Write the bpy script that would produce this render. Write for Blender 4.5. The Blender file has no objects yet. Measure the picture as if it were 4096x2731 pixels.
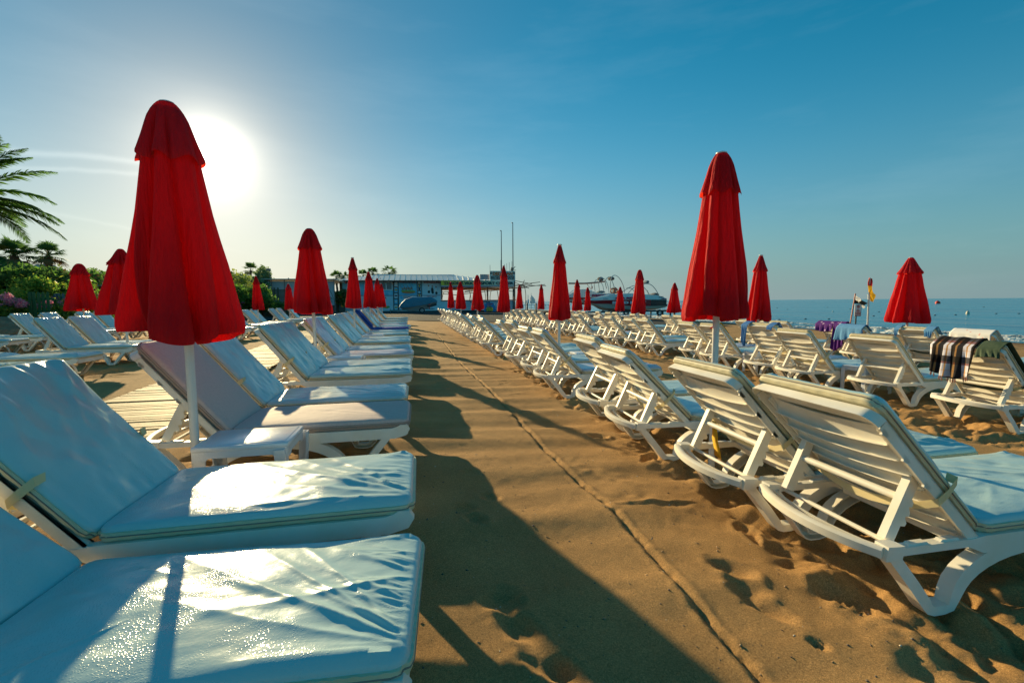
import bpy, bmesh, math, random
import numpy as np
from mathutils import Vector, Matrix
R=math.radians
scene=bpy.context.scene
COL=scene.collection
# ------------------------------------------------------------------ camera
CAM_H=1.30; YAW=R(11.4); PITCH=R(4.97); ROLL=R(0.444)
W0,H0=4096.,2731.; FPX=1820.
fw=np.array([math.sin(YAW)*math.cos(PITCH), math.cos(YAW)*math.cos(PITCH), -math.sin(PITCH)])
rt0=np.array([math.cos(YAW),-math.sin(YAW),0.]); up0=np.cross(rt0,fw)
rt=rt0*math.cos(ROLL)-up0*math.sin(ROLL); up=rt0*math.sin(ROLL)+up0*math.cos(ROLL)
cd=bpy.data.cameras.new('camera'); cam=bpy.data.objects.new('camera',cd); COL.objects.link(cam)
m=Matrix(((rt[0],up[0],-fw[0],0),(rt[1],up[1],-fw[1],0),(rt[2],up[2],-fw[2],CAM_H),(0,0,0,1)))
cam.matrix_world=m; cd.sensor_width=36; cd.lens=FPX/W0*36; cd.clip_start=.05; cd.clip_end=60000
scene.camera=cam
# measuring aid: the ray of a photograph pixel, cut with a vertical plane y=Y or a level plane z=Z
def ray(px,py): return fw+rt*((px-W0/2)/FPX)-up*((py-H0/2)/FPX)
def PY(px,py,Y):
    d=ray(px,py); t=Y/d[1]; return Vector((t*d[0],Y,CAM_H+t*d[2]))
def PZ(px,py,Z):
    d=ray(px,py); t=(Z-CAM_H)/d[2]; return Vector((t*d[0],t*d[1],Z))
# ------------------------------------------------------------------ light
SUN_AZ=R(-21.2); SUN_EL=R(14.8)
sdir=Vector((math.sin(SUN_AZ)*math.cos(SUN_EL),math.cos(SUN_AZ)*math.cos(SUN_EL),math.sin(SUN_EL)))
sl=bpy.data.lights.new('sun','SUN'); so=bpy.data.objects.new('sun',sl); COL.objects.link(so)
sl.energy=5.0; sl.angle=R(.5); sl.color=(1.0,.79,.43)
so.rotation_euler=(-sdir).to_track_quat('-Z','Y').to_euler()
w=bpy.data.worlds.new('World'); scene.world=w; w.use_nodes=True; w.cycles.sampling_method='MANUAL'; w.cycles.sample_map_resolution=1024
nt=w.node_tree; nt.nodes.clear()
def N(nt,t,**k):
    n=nt.nodes.new(t)
    for a,b in k.items():
        if a.startswith('i_'):
            key=a[2:]; key=int(key) if key.isdigit() else key.replace('_',' ')
            n.inputs[key].default_value=b
        else: setattr(n,a,b)
    return n
sky=N(nt,'ShaderNodeTexSky',sky_type='NISHITA',sun_disc=False,sun_elevation=SUN_EL,sun_rotation=SUN_AZ,air_density=1.0,dust_density=0.0,ozone_density=4.0,altitude=0)
hs=N(nt,'ShaderNodeHueSaturation',i_Saturation=1.5,i_Value=1.0,i_Hue=.478)
nt.links.new(sky.outputs[0],hs.inputs['Color'])
tn=N(nt,'ShaderNodeMix',data_type='RGBA',blend_type='MULTIPLY'); tn.inputs[0].default_value=1; tn.inputs[7].default_value=(.0,.92,.82,1); nt.links.new(hs.outputs[0],tn.inputs[6])
bg0=N(nt,'ShaderNodeBackground',i_Strength=.10); nt.links.new(tn.outputs[2],bg0.inputs['Color'])
# pale sea haze low over the horizon, thickest level with the eye
tc=N(nt,'ShaderNodeTexCoord'); sz=N(nt,'ShaderNodeSeparateXYZ'); nt.links.new(tc.outputs['Generated'],sz.inputs[0])
ab=N(nt,'ShaderNodeMath',operation='ABSOLUTE'); nt.links.new(sz.outputs['Z'],ab.inputs[0])
sq=N(nt,'ShaderNodeMath',operation='POWER'); sq.inputs[1].default_value=1.7; nt.links.new(ab.outputs[0],sq.inputs[0]); ml=N(nt,'ShaderNodeMath',operation='MULTIPLY'); ml.inputs[1].default_value=-13.0; nt.links.new(sq.outputs[0],ml.inputs[0])
ex=N(nt,'ShaderNodeMath',operation='EXPONENT'); nt.links.new(ml.outputs[0],ex.inputs[0])
mf=N(nt,'ShaderNodeMath',operation='MULTIPLY'); mf.inputs[1].default_value=.97; nt.links.new(ex.outputs[0],mf.inputs[0])
bh=N(nt,'ShaderNodeBackground'); bh.inputs[0].default_value=(.22,.34,.38,1); bh.inputs[1].default_value=.62
w1=N(nt,'ShaderNodeVectorMath',operation='DOT_PRODUCT'); nt.links.new(tc.outputs['Generated'],w1.inputs[0]); w1.inputs[1].default_value=sdir
w2=N(nt,'ShaderNodeMath',operation='ARCCOSINE'); nt.links.new(w1.outputs['Value'],w2.inputs[0]); w3=N(nt,'ShaderNodeMath',operation='MULTIPLY'); w3.inputs[1].default_value=-2.2; nt.links.new(w2.outputs[0],w3.inputs[0])
w4=N(nt,'ShaderNodeMath',operation='EXPONENT'); nt.links.new(w3.outputs[0],w4.inputs[0]); w5=N(nt,'ShaderNodeMath',operation='MULTIPLY'); w5.inputs[1].default_value=.66; nt.links.new(w4.outputs[0],w5.inputs[0])
bh2=N(nt,'ShaderNodeBackground'); bh2.inputs[0].default_value=(1,.70,.42,1); nt.links.new(w5.outputs[0],bh2.inputs[1])
v1=N(nt,'ShaderNodeMath',operation='MULTIPLY'); v1.inputs[1].default_value=-2.4; nt.links.new(w2.outputs[0],v1.inputs[0]); v2=N(nt,'ShaderNodeMath',operation='EXPONENT'); nt.links.new(v1.outputs[0],v2.inputs[0])
v3=N(nt,'ShaderNodeMath',operation='MULTIPLY_ADD'); v3.inputs[1].default_value=-.085; v3.inputs[2].default_value=.110; nt.links.new(v2.outputs[0],v3.inputs[0]); nt.links.new(v3.outputs[0],bg0.inputs['Strength'])
bh0=bh; bh=N(nt,'ShaderNodeAddShader'); nt.links.new(bh0.outputs[0],bh.inputs[0]); nt.links.new(bh2.outputs[0],bh.inputs[1])
bg=N(nt,'ShaderNodeMixShader'); nt.links.new(mf.outputs[0],bg.inputs[0]); nt.links.new(bg0.outputs[0],bg.inputs[1]); nt.links.new(bh.outputs[0],bg.inputs[2])
# the bright air round the sun, a function of direction only
dp=N(nt,'ShaderNodeVectorMath',operation='DOT_PRODUCT'); nt.links.new(tc.outputs['Generated'],dp.inputs[0]); dp.inputs[1].default_value=sdir
ac=N(nt,'ShaderNodeMath',operation='ARCCOSINE'); nt.links.new(dp.outputs['Value'],ac.inputs[0])
def expo(k,amp):
    a=N(nt,'ShaderNodeMath',operation='MULTIPLY'); a.inputs[1].default_value=-k; nt.links.new(ac.outputs[0],a.inputs[0])
    b=N(nt,'ShaderNodeMath',operation='EXPONENT'); nt.links.new(a.outputs[0],b.inputs[0])
    c=N(nt,'ShaderNodeMath',operation='MULTIPLY'); c.inputs[1].default_value=amp; nt.links.new(b.outputs[0],c.inputs[0]); return c
e1=expo(50,5.0); e2=expo(4.2,.24); e3=expo(12,.44)
b1=N(nt,'ShaderNodeBackground'); b1.inputs[0].default_value=(1,.93,.80,1); nt.links.new(e1.outputs[0],b1.inputs[1])
b2=N(nt,'ShaderNodeBackground'); b2.inputs[0].default_value=(1,.86,.72,1); nt.links.new(e2.outputs[0],b2.inputs[1])
b3=N(nt,'ShaderNodeBackground'); b3.inputs[0].default_value=(1,.88,.66,1); nt.links.new(e3.outputs[0],b3.inputs[1]); a3=N(nt,'ShaderNodeAddShader'); a1=N(nt,'ShaderNodeAddShader'); a2=N(nt,'ShaderNodeAddShader'); wo=N(nt,'ShaderNodeOutputWorld')
nt.links.new(bg.outputs[0],a1.inputs[0]); nt.links.new(b1.outputs[0],a1.inputs[1]); nt.links.new(a1.outputs[0],a2.inputs[0]); nt.links.new(b2.outputs[0],a2.inputs[1]); nt.links.new(a2.outputs[0],a3.inputs[0]); nt.links.new(b3.outputs[0],a3.inputs[1]); nt.links.new(a3.outputs[0],wo.inputs[0])
# two thin contrails and a breath of cirrus, fixed in the sky
def contrail(p0,p1,wd,amp,spread):
    a=Vector(ray(*p0)).normalized(); b=Vector(ray(*p1)).normalized(); n_=a.cross(b).normalized(); m_=(a+b).normalized()
    d1=N(nt,'ShaderNodeVectorMath',operation='DOT_PRODUCT'); nt.links.new(tc.outputs['Generated'],d1.inputs[0]); d1.inputs[1].default_value=n_
    nz=N(nt,'ShaderNodeTexNoise'); nz.inputs['Scale'].default_value=14; nz.inputs['Detail'].default_value=4; nt.links.new(tc.outputs['Generated'],nz.inputs['Vector'])
    q=N(nt,'ShaderNodeMath',operation='MULTIPLY_ADD'); q.inputs[1].default_value=.012; nt.links.new(nz.outputs[0],q.inputs[0]); nt.links.new(d1.outputs['Value'],q.inputs[2])
    q2=N(nt,'ShaderNodeMath',operation='SUBTRACT'); q2.inputs[1].default_value=.006; nt.links.new(q.outputs[0],q2.inputs[0])
    sq_=N(nt,'ShaderNodeMath',operation='MULTIPLY'); nt.links.new(q2.outputs[0],sq_.inputs[0]); nt.links.new(q2.outputs[0],sq_.inputs[1])
    k_=N(nt,'ShaderNodeMath',operation='MULTIPLY'); k_.inputs[1].default_value=-1/(wd*wd); nt.links.new(sq_.outputs[0],k_.inputs[0]); ee=N(nt,'ShaderNodeMath',operation='EXPONENT'); nt.links.new(k_.outputs[0],ee.inputs[0])
    d2=N(nt,'ShaderNodeVectorMath',operation='DOT_PRODUCT'); nt.links.new(tc.outputs['Generated'],d2.inputs[0]); d2.inputs[1].default_value=m_
    mr=N(nt,'ShaderNodeMapRange'); mr.inputs[1].default_value=math.cos(spread); mr.inputs[2].default_value=math.cos(spread*.4); nt.links.new(d2.outputs['Value'],mr.inputs[0])
    o1=N(nt,'ShaderNodeMath',operation='MULTIPLY'); nt.links.new(ee.outputs[0],o1.inputs[0]); nt.links.new(mr.outputs[0],o1.inputs[1]); o2=N(nt,'ShaderNodeMath',operation='MULTIPLY'); o2.inputs[1].default_value=amp; nt.links.new(o1.outputs[0],o2.inputs[0]); return o2
cb=N(nt,'ShaderNodeTexNoise'); cb.inputs['Scale'].default_value=2.2; cb.inputs['Detail'].default_value=7; cb.inputs['Roughness'].default_value=.6; cmp_=N(nt,'ShaderNodeMapping'); cmp_.inputs['Scale'].default_value=(1,1,5); cmp_.inputs['Rotation'].default_value=(.25,.1,0); nt.links.new(tc.outputs['Generated'],cmp_.inputs[0]); nt.links.new(cmp_.outputs[0],cb.inputs['Vector'])
cr_=N(nt,'ShaderNodeMapRange'); cr_.inputs[1].default_value=.48; cr_.inputs[2].default_value=.85; cr_.inputs[4].default_value=.04; nt.links.new(cb.outputs[0],cr_.inputs[0])
last=cr_
for c_ in (contrail((-200,585),(480,640),.0045,.09,R(15)),contrail((-200,655),(480,690),.0035,.07,R(14)),contrail((220,855),(620,935),.003,.03,R(12))):
    ad=N(nt,'ShaderNodeMath',operation='ADD'); nt.links.new(last.outputs[0],ad.inputs[0]); nt.links.new(c_.outputs[0],ad.inputs[1]); last=ad
b4=N(nt,'ShaderNodeBackground'); b4.inputs[0].default_value=(.95,.92,.82,1); nt.links.new(last.outputs[0],b4.inputs[1]); a4=N(nt,'ShaderNodeAddShader'); nt.links.new(a3.outputs[0],a4.inputs[0]); nt.links.new(b4.outputs[0],a4.inputs[1]); nt.links.new(a4.outputs[0],wo.inputs[0])
vs=scene.view_settings; scene.display_settings.display_device='sRGB'
vs.view_transform='Standard'; vs.look='None'; vs.gamma=1; vs.use_curve_mapping=False; vs.exposure=0.52
scene.cycles.use_denoising=True; scene.cycles.max_bounces=6; scene.cycles.diffuse_bounces=3; scene.cycles.glossy_bounces=3; scene.cycles.transmission_bounces=3
scene.cycles.sample_clamp_indirect=3; scene.cycles.use_adaptive_sampling=False
# ------------------------------------------------------------------ noise (numpy)
def vnoise(x,y,seed=0):
    xi=np.floor(x).astype(np.int64); yi=np.floor(y).astype(np.int64); fx=x-xi; fy=y-yi
    fx=fx*fx*(3-2*fx); fy=fy*fy*(3-2*fy)
    def h(a,b):
        n=(a*374761393+b*668265263+seed*1442695041)&0x7fffffff
        n=((n^(n>>13))*1274126177)&0x7fffffff
        return ((n^(n>>16))&0xffff)/65535.
    return (h(xi,yi)*(1-fx)+h(xi+1,yi)*fx)*(1-fy)+(h(xi,yi+1)*(1-fx)+h(xi+1,yi+1)*fx)*fy
def fbm(x,y,seed=0,o=4):
    s=0;a=.5;t=0
    for i in range(o): s=s+a*vnoise(x*2**i,y*2**i,seed+i*17); t+=a; a*=.5
    return s/t
# ------------------------------------------------------------------ materials
MATS={}
def mat(name,col=(.8,.8,.8),rough=.5,spec=.5,metal=0,coat=0,bump=None,var=None,trans=0,sss=0,coords='Object',bump2=None,stretch=None):
    if name in MATS: return MATS[name]
    mt=bpy.data.materials.new(name); mt.use_nodes=True; t=mt.node_tree; t.nodes.clear()
    o=N(t,'ShaderNodeOutputMaterial'); p=N(t,'ShaderNodeBsdfPrincipled')
    p.inputs['Base Color'].default_value=(*col,1); p.inputs['Roughness'].default_value=rough; p.inputs['Metallic'].default_value=metal
    p.inputs['Specular IOR Level'].default_value=spec; p.inputs['Coat Weight'].default_value=coat; p.inputs['Coat Roughness'].default_value=.15
    c=N(t,'ShaderNodeTexCoord'); src=c.outputs[coords]
    if stretch:
        mp=N(t,'ShaderNodeMapping'); mp.inputs['Scale'].default_value=stretch; t.links.new(src,mp.inputs[0]); src=mp.outputs[0]
    out=p.outputs[0]
    if var:  # (scale, amount, second colour)
        n=N(t,'ShaderNodeTexNoise'); n.inputs['Scale'].default_value=var[0]; n.inputs['Detail'].default_value=6; n.inputs['Roughness'].default_value=.62; t.links.new(src,n.inputs['Vector'])
        r=N(t,'ShaderNodeValToRGB'); r.color_ramp.elements[0].position=.35; r.color_ramp.elements[1].position=.68
        r.color_ramp.elements[0].color=(*var[2],1); r.color_ramp.elements[1].color=(*col,1)
        mx=N(t,'ShaderNodeMix',data_type='RGBA'); mx.inputs[0].default_value=var[1]; mx.inputs[6].default_value=(*col,1)
        t.links.new(n.outputs[0],r.inputs[0]); t.links.new(r.outputs[0],mx.inputs[7]); t.links.new(mx.outputs[2],p.inputs['Base Color'])
        colout=mx.outputs[2]
    prev=None
    for bp in (bump,bump2):
        if not bp: continue
        n=N(t,'ShaderNodeTexNoise'); n.inputs['Scale'].default_value=bp[0]; n.inputs['Detail'].default_value=5; t.links.new(src,n.inputs['Vector'])
        b=N(t,'ShaderNodeBump'); b.inputs['Strength'].default_value=bp[1]; b.inputs['Distance'].default_value=bp[2]; t.links.new(n.outputs[0],b.inputs['Height'])
        if prev: t.links.new(prev.outputs[0],b.inputs['Normal'])
        prev=b
    if prev: t.links.new(prev.outputs[0],p.inputs['Normal'])
    if trans:
        tr=N(t,'ShaderNodeBsdfTranslucent'); tr.inputs[0].default_value=(*([min(1,v*1.3) for v in col] if 'fabric' not in name else (.95,.045,.02)),1)
        mx2=N(t,'ShaderNodeMixShader'); mx2.inputs[0].default_value=trans; t.links.new(out,mx2.inputs[1]); t.links.new(tr.outputs[0],mx2.inputs[2]); out=mx2.outputs[0]
        if prev: t.links.new(prev.outputs[0],tr.inputs['Normal'])
    t.links.new(out,o.inputs[0]); MATS[name]=mt; mt.diffuse_color=(*col,1)
    return mt
def vinyl(name,col,rough=.2,wet=1.0,stain=(.55,.5,.36),cre=.5):
    mt=mat(name,col,rough,.42,var=(5,.35,tuple(.86*v+.14*s for v,s in zip(col,stain))),coat=.06)
    t=mt.node_tree; p=[n for n in t.nodes if n.type=='BSDF_PRINCIPLED'][0]; c=N(t,'ShaderNodeTexCoord')
    # fine creases, stretched along the cushion, then droplets
    mp=N(t,'ShaderNodeMapping'); mp.inputs['Scale'].default_value=(4,11,6); t.links.new(c.outputs['Object'],mp.inputs[0])
    n1=N(t,'ShaderNodeTexNoise'); n1.inputs['Scale'].default_value=1; n1.inputs['Detail'].default_value=5; n1.inputs['Distortion'].default_value=1.2; t.links.new(mp.outputs[0],n1.inputs['Vector'])
    n2=N(t,'ShaderNodeTexNoise'); n2.inputs['Scale'].default_value=55; n2.inputs['Detail'].default_value=4; t.links.new(c.outputs['Object'],n2.inputs['Vector'])
    v=N(t,'ShaderNodeTexVoronoi',feature='SMOOTH_F1'); v.inputs['Scale'].default_value=150; v.inputs['Smoothness'].default_value=.3; t.links.new(c.outputs['Object'],v.inputs['Vector'])
    mr=N(t,'ShaderNodeMapRange'); mr.inputs[1].default_value=.15; mr.inputs[2].default_value=.42; mr.inputs[3].default_value=1; mr.inputs[4].default_value=0; t.links.new(v.outputs[0],mr.inputs[0])
    n3=N(t,'ShaderNodeTexNoise'); n3.inputs['Scale'].default_value=6; t.links.new(c.outputs['Object'],n3.inputs['Vector'])
    m3=N(t,'ShaderNodeMapRange'); m3.inputs[1].default_value=.45; m3.inputs[2].default_value=.62; t.links.new(n3.outputs[0],m3.inputs[0])
    mu=N(t,'ShaderNodeMath',operation='MULTIPLY'); t.links.new(mr.outputs[0],mu.inputs[0]); t.links.new(m3.outputs[0],mu.inputs[1])
    b1=N(t,'ShaderNodeBump'); b1.inputs['Strength'].default_value=cre; b1.inputs['Distance'].default_value=.012; t.links.new(n1.outputs[0],b1.inputs['Height'])
    b2=N(t,'ShaderNodeBump'); b2.inputs['Strength'].default_value=.25; b2.inputs['Distance'].default_value=.002; t.links.new(n2.outputs[0],b2.inputs['Height']); t.links.new(b1.outputs[0],b2.inputs['Normal'])
    b3=N(t,'ShaderNodeBump'); b3.inputs['Strength'].default_value=.5*wet; b3.inputs['Distance'].default_value=.0011; t.links.new(mu.outputs[0],b3.inputs['Height']); t.links.new(b2.outputs[0],b3.inputs['Normal'])
    t.links.new(b3.outputs[0],p.inputs['Normal'])
    return mt
PLASTIC=mat('white_moulded_plastic',(.90,.87,.78),.45,.5,bump=(18,.08,.004),bump2=(220,.12,.0008),var=(4,.6,(.78,.68,.50)))
PLASTIC_D=mat('weathered_plastic',(.70,.68,.62),.5,.5,bump=(40,.15,.002),var=(6,.6,(.52,.46,.36)))
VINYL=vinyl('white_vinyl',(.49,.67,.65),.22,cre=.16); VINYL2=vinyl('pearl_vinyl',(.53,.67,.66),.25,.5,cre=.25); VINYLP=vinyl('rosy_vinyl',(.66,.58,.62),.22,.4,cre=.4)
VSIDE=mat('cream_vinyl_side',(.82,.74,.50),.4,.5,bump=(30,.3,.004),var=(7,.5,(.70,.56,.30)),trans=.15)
LINEN=mat('beige_woven_fabric',(.66,.52,.46),.75,.3,bump=(160,.35,.0012),bump2=(9,.3,.01),var=(60,.5,(.52,.40,.36)))
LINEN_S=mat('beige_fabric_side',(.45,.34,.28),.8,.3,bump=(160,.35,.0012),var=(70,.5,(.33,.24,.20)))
BLUECL=mat('blue_terry',(.02,.10,.42),.85,.2,bump=(140,.5,.003),bump2=(14,.6,.02),trans=.1)
TEALV=mat('teal_towel',(.03,.16,.24),.8,.2,bump=(140,.5,.003),bump2=(14,.6,.02))
ZIP=mat('grey_zip',(.25,.21,.17),.6)
STRAP=mat('yellowed_strap',(.86,.72,.42),.5,.4,trans=.25)
STRAPD=mat('dark_strap',(.05,.07,.05),.7,.3)
RED=mat('red_umbrella_fabric',(.72,.010,.015),.78,.25,bump=(260,.25,.0012),bump2=(11,.8,.035),var=(2.2,.8,(.46,.006,.012)),trans=.42,stretch=(1,1,.35))
RED2=mat('faded_red_fabric',(.60,.03,.045),.8,.25,bump=(260,.25,.0012),bump2=(11,.8,.03),var=(3,.7,(.46,.015,.02)),trans=.55,stretch=(1,1,.35))
WPOLE=mat('white_painted_pole',(.78,.76,.72),.35,.5,bump=(30,.1,.003),var=(8,.4,(.6,.56,.48)))
# ------------------------------------------------------------------ mesh builder
def tag(o,label=None,cat=None,group=None,kind=None):
    if label: o['label']=label
    if cat: o['category']=cat
    if group: o['group']=group
    if kind: o['kind']=kind
    return o
def empty(name,loc,rz=0):
    o=bpy.data.objects.new(name,None); COL.objects.link(o); o.location=loc; o.rotation_euler=(0,0,rz); o.empty_display_size=.2; return o
class MB:
    def __init__(s): s.v=[];s.f=[];s.m=[];s.sm=[]
    def add(s,vs,fs,mi=0,smooth=False,mx=None):
        o=len(s.v)
        if mx is not None: vs=[mx@Vector(v) for v in vs]
        s.v+= [tuple(v) for v in vs]
        s.f+= [tuple(i+o for i in f) for f in fs]; s.m+=[mi]*len(fs); s.sm+=[smooth]*len(fs); return s
    def box(s,x0,x1,y0,y1,z0,z1,mi=0,mx=None,b=0):
        if b>0:
            bm=bmesh.new(); bmesh.ops.create_cube(bm,size=1)
            for v in bm.verts: v.co=Vector(((x0+x1)/2+v.co.x*(x1-x0),(y0+y1)/2+v.co.y*(y1-y0),(z0+z1)/2+v.co.z*(z1-z0)))
            bmesh.ops.bevel(bm,geom=bm.edges[:],offset=b,segments=2,affect='EDGES',profile=.5)
            bm.verts.ensure_lookup_table(); bm.verts.index_update()
            vs=[v.co.copy() for v in bm.verts]; fs=[[v.index for v in f.verts] for f in bm.faces]; bm.free()
            return s.add(vs,fs,mi,True,mx)
        vs=[(x0,y0,z0),(x1,y0,z0),(x1,y1,z0),(x0,y1,z0),(x0,y0,z1),(x1,y0,z1),(x1,y1,z1),(x0,y1,z1)]
        return s.add(vs,[(0,3,2,1),(4,5,6,7),(0,1,5,4),(1,2,6,5),(2,3,7,6),(3,0,4,7)],mi,False,mx)
    def tube(s,pts,r,n=8,mi=0,cap=True,mx=None):
        pts=[Vector(p) for p in pts]; rs=r if isinstance(r,(list,tuple)) else [r]*len(pts)
        vs=[];fs=[]; prev=None
        for i,p in enumerate(pts):
            d=(pts[min(i+1,len(pts)-1)]-pts[max(i-1,0)]).normalized()
            if prev is None: a=d.orthogonal().normalized()
            else: a=(prev-d*prev.dot(d)).normalized()
            prev=a; b=d.cross(a)
            for k in range(n):
                an=2*math.pi*k/n; vs.append(p+(a*math.cos(an)+b*math.sin(an))*rs[i])
        for i in range(len(pts)-1):
            for k in range(n):
                k2=(k+1)%n; fs.append((i*n+k,i*n+k2,(i+1)*n+k2,(i+1)*n+k))
        s.add(vs,fs,mi,True,mx)
        if cap: s.add(vs[:n],[tuple(reversed(range(n)))],mi,False,mx); s.add(vs[-n:],[tuple(range(n))],mi,False,mx)
        return s
    def prism(s,poly,a,b,axis='y',mi=0,mx=None,smooth=False):  # poly of 2-D points extruded along an axis
        n=len(poly)
        def P(p,t): return {'y':(p[0],t,p[1]),'x':(t,p[0],p[1]),'z':(p[0],p[1],t)}[axis]
        vs=[P(p,a) for p in poly]+[P(p,b) for p in poly]
        fs=[tuple(range(n)),tuple(reversed(range(n,2*n)))]
        s.add(vs,fs,mi,False,mx); s.add(vs,[(i,i+n,(i+1)%n+n,(i+1)%n) for i in range(n)],mi,smooth,mx); return s
    def strip(s,pa,pb,mi=0,mx=None,smooth=True):
        n=len(pa); s.add(list(pa)+list(pb),[(i,i+1,n+i+1,n+i) for i in range(n-1)],mi,smooth,mx); return s
    def sweep(s,path,sec,mi=0,mx=None,upv=(0,0,1),closed=False,smooth=True):  # rectangular/any section swept; sec list of (side,up)
        path=[Vector(p) for p in path]; n=len(sec); vs=[];fs=[]
        for i,p in enumerate(path):
            d=(path[min(i+1,len(path)-1)]-path[max(i-1,0)]).normalized(); sd=d.cross(Vector(upv)).normalized(); u=sd.cross(d)
            for a,b in sec: vs.append(p+sd*a+u*b)
        for i in range(len(path)-1):
            for k in range(n): k2=(k+1)%n; fs.append((i*n+k,i*n+k2,(i+1)*n+k2,(i+1)*n+k))
        s.add(vs,fs,mi,smooth,mx); s.add(vs[:n],[tuple(reversed(range(n)))],mi,False,mx); s.add(vs[-n:],[tuple(range(n))],mi,False,mx); return s
    def grid(s,X,Y,Z,mi=0,smooth=True,mx=None):
        a,b=X.shape; vs=np.stack([X.ravel(),Y.ravel(),Z.ravel()],1).tolist()
        fs=[(i*b+j,(i+1)*b+j,(i+1)*b+j+1,i*b+j+1) for i in range(a-1) for j in range(b-1)]
        return s.add(vs,fs,mi,smooth,mx)
    def mesh(s,name,mats,sharp=True):
        me=bpy.data.meshes.new(name); me.from_pydata(s.v,[],s.f); me.update()
        for mt in (mats if isinstance(mats,(list,tuple)) else [mats]): me.materials.append(mt)
        me.polygons.foreach_set('material_index',s.m); me.polygons.foreach_set('use_smooth',s.sm)
        if sharp: me.set_sharp_from_angle(angle=R(40))
        return me
    def build(s,name,mats,parent=None,sharp=True,fix=True):
        me=s.mesh(name,mats,False)
        if fix:
            bm=bmesh.new(); bm.from_mesh(me); bmesh.ops.recalc_face_normals(bm,faces=bm.faces[:]); bm.to_mesh(me); bm.free()
        if sharp: me.set_sharp_from_angle(angle=R(40))
        return put(name,me,parent)
def put(name,me,parent=None,loc=None):
    o=bpy.data.objects.new(name,me); COL.objects.link(o)
    if parent: o.parent=parent
    if loc is not None: o.location=loc
    return o
def copy_tree(o,parent=None):
    c=o.copy(); COL.objects.link(c)
    if parent: c.parent=parent
    for ch in list(o.children): copy_tree(ch,c)
    return c
TXT={}
FONT_DEPS=None
def text_mesh(s,mt,width,height,name,parent,origin,xdir,updir,bold=.0,depth=.01,shear=0,italic=0):
    key=s
    cu=bpy.data.curves.new('t','FONT'); cu.body=s; cu.size=1; cu.extrude=.02; cu.offset=bold; cu.align_x='LEFT'; cu.shear=shear; cu.resolution_u=2
    ob=bpy.data.objects.new('t',cu); COL.objects.link(ob)
    dg=bpy.context.evaluated_depsgraph_get(); me=bpy.data.meshes.new_from_object(ob.evaluated_get(dg)); bpy.data.objects.remove(ob); bpy.data.curves.remove(cu)
    n=len(me.vertices); co=np.zeros(n*3); me.vertices.foreach_get('co',co); co=co.reshape(-1,3)
    mn=co.min(0); mxx=co.max(0); d=mxx-mn
    co=(co-mn)/np.maximum(d,1e-6)
    x=Vector(xdir).normalized(); u=Vector(updir).normalized(); nn=x.cross(u)
    M=np.array([x*width,u*height,nn*depth]); co=co@M+np.array(origin)
    me.vertices.foreach_set('co',co.ravel()); me.materials.clear(); me.materials.append(mt); me.update()
    return put(name,me,parent)
# ------------------------------------------------------------------ ground
XH=[-60,-16,-9,-5,-2.3,-.6,.2,1.2,2.6,4.2,6,8,9.8,12,16,22,27.6,34,60,400]
ZH=[.6,.15,.09,.085,.075,.065,.02,0,-.03,-.07,-.125,-.16,-.22,-.27,-.35,-.52,-.74,-1.2,-3.5,-14]
def zb(x): return float(np.interp(x,XH,ZH))
track=[PZ(a,b,0.01) for a,b in ((1712,1300),(1760,1350),(1830,1440),(1968,1567),(2040,1640),(2150,1760),(2262,1872),(2430,2010),(2560,2140),(2680,2280),(2860,2490),(3000,2650),(3110,2790))]
prints=[PZ(a,b,0) for a,b in ((2925,2262),(2985,2335),(3045,2400),(3270,2560),(1905,2085),(1850,2035),(1880,1900),(1960,1990),(2010,2420),(2080,2520),(2180,2650),(2010,2380),(2390,1740),(3080,2170),(2270,2695),(2700,2010))]
print_r=[(.055,.085,.035),(.05,.07,.03),(.045,.11,.03),(.02,.03,.025),(.05,.07,.03),(.06,.06,.025),(.05,.05,.02),(.05,.06,.02),(.07,.06,.03),(.06,.09,.035),(.06,.08,.035),(.06,.05,.02),(.07,.07,.045),(.02,.02,.012),(.05,.06,.03),(.02,.015,.01)]
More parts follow.
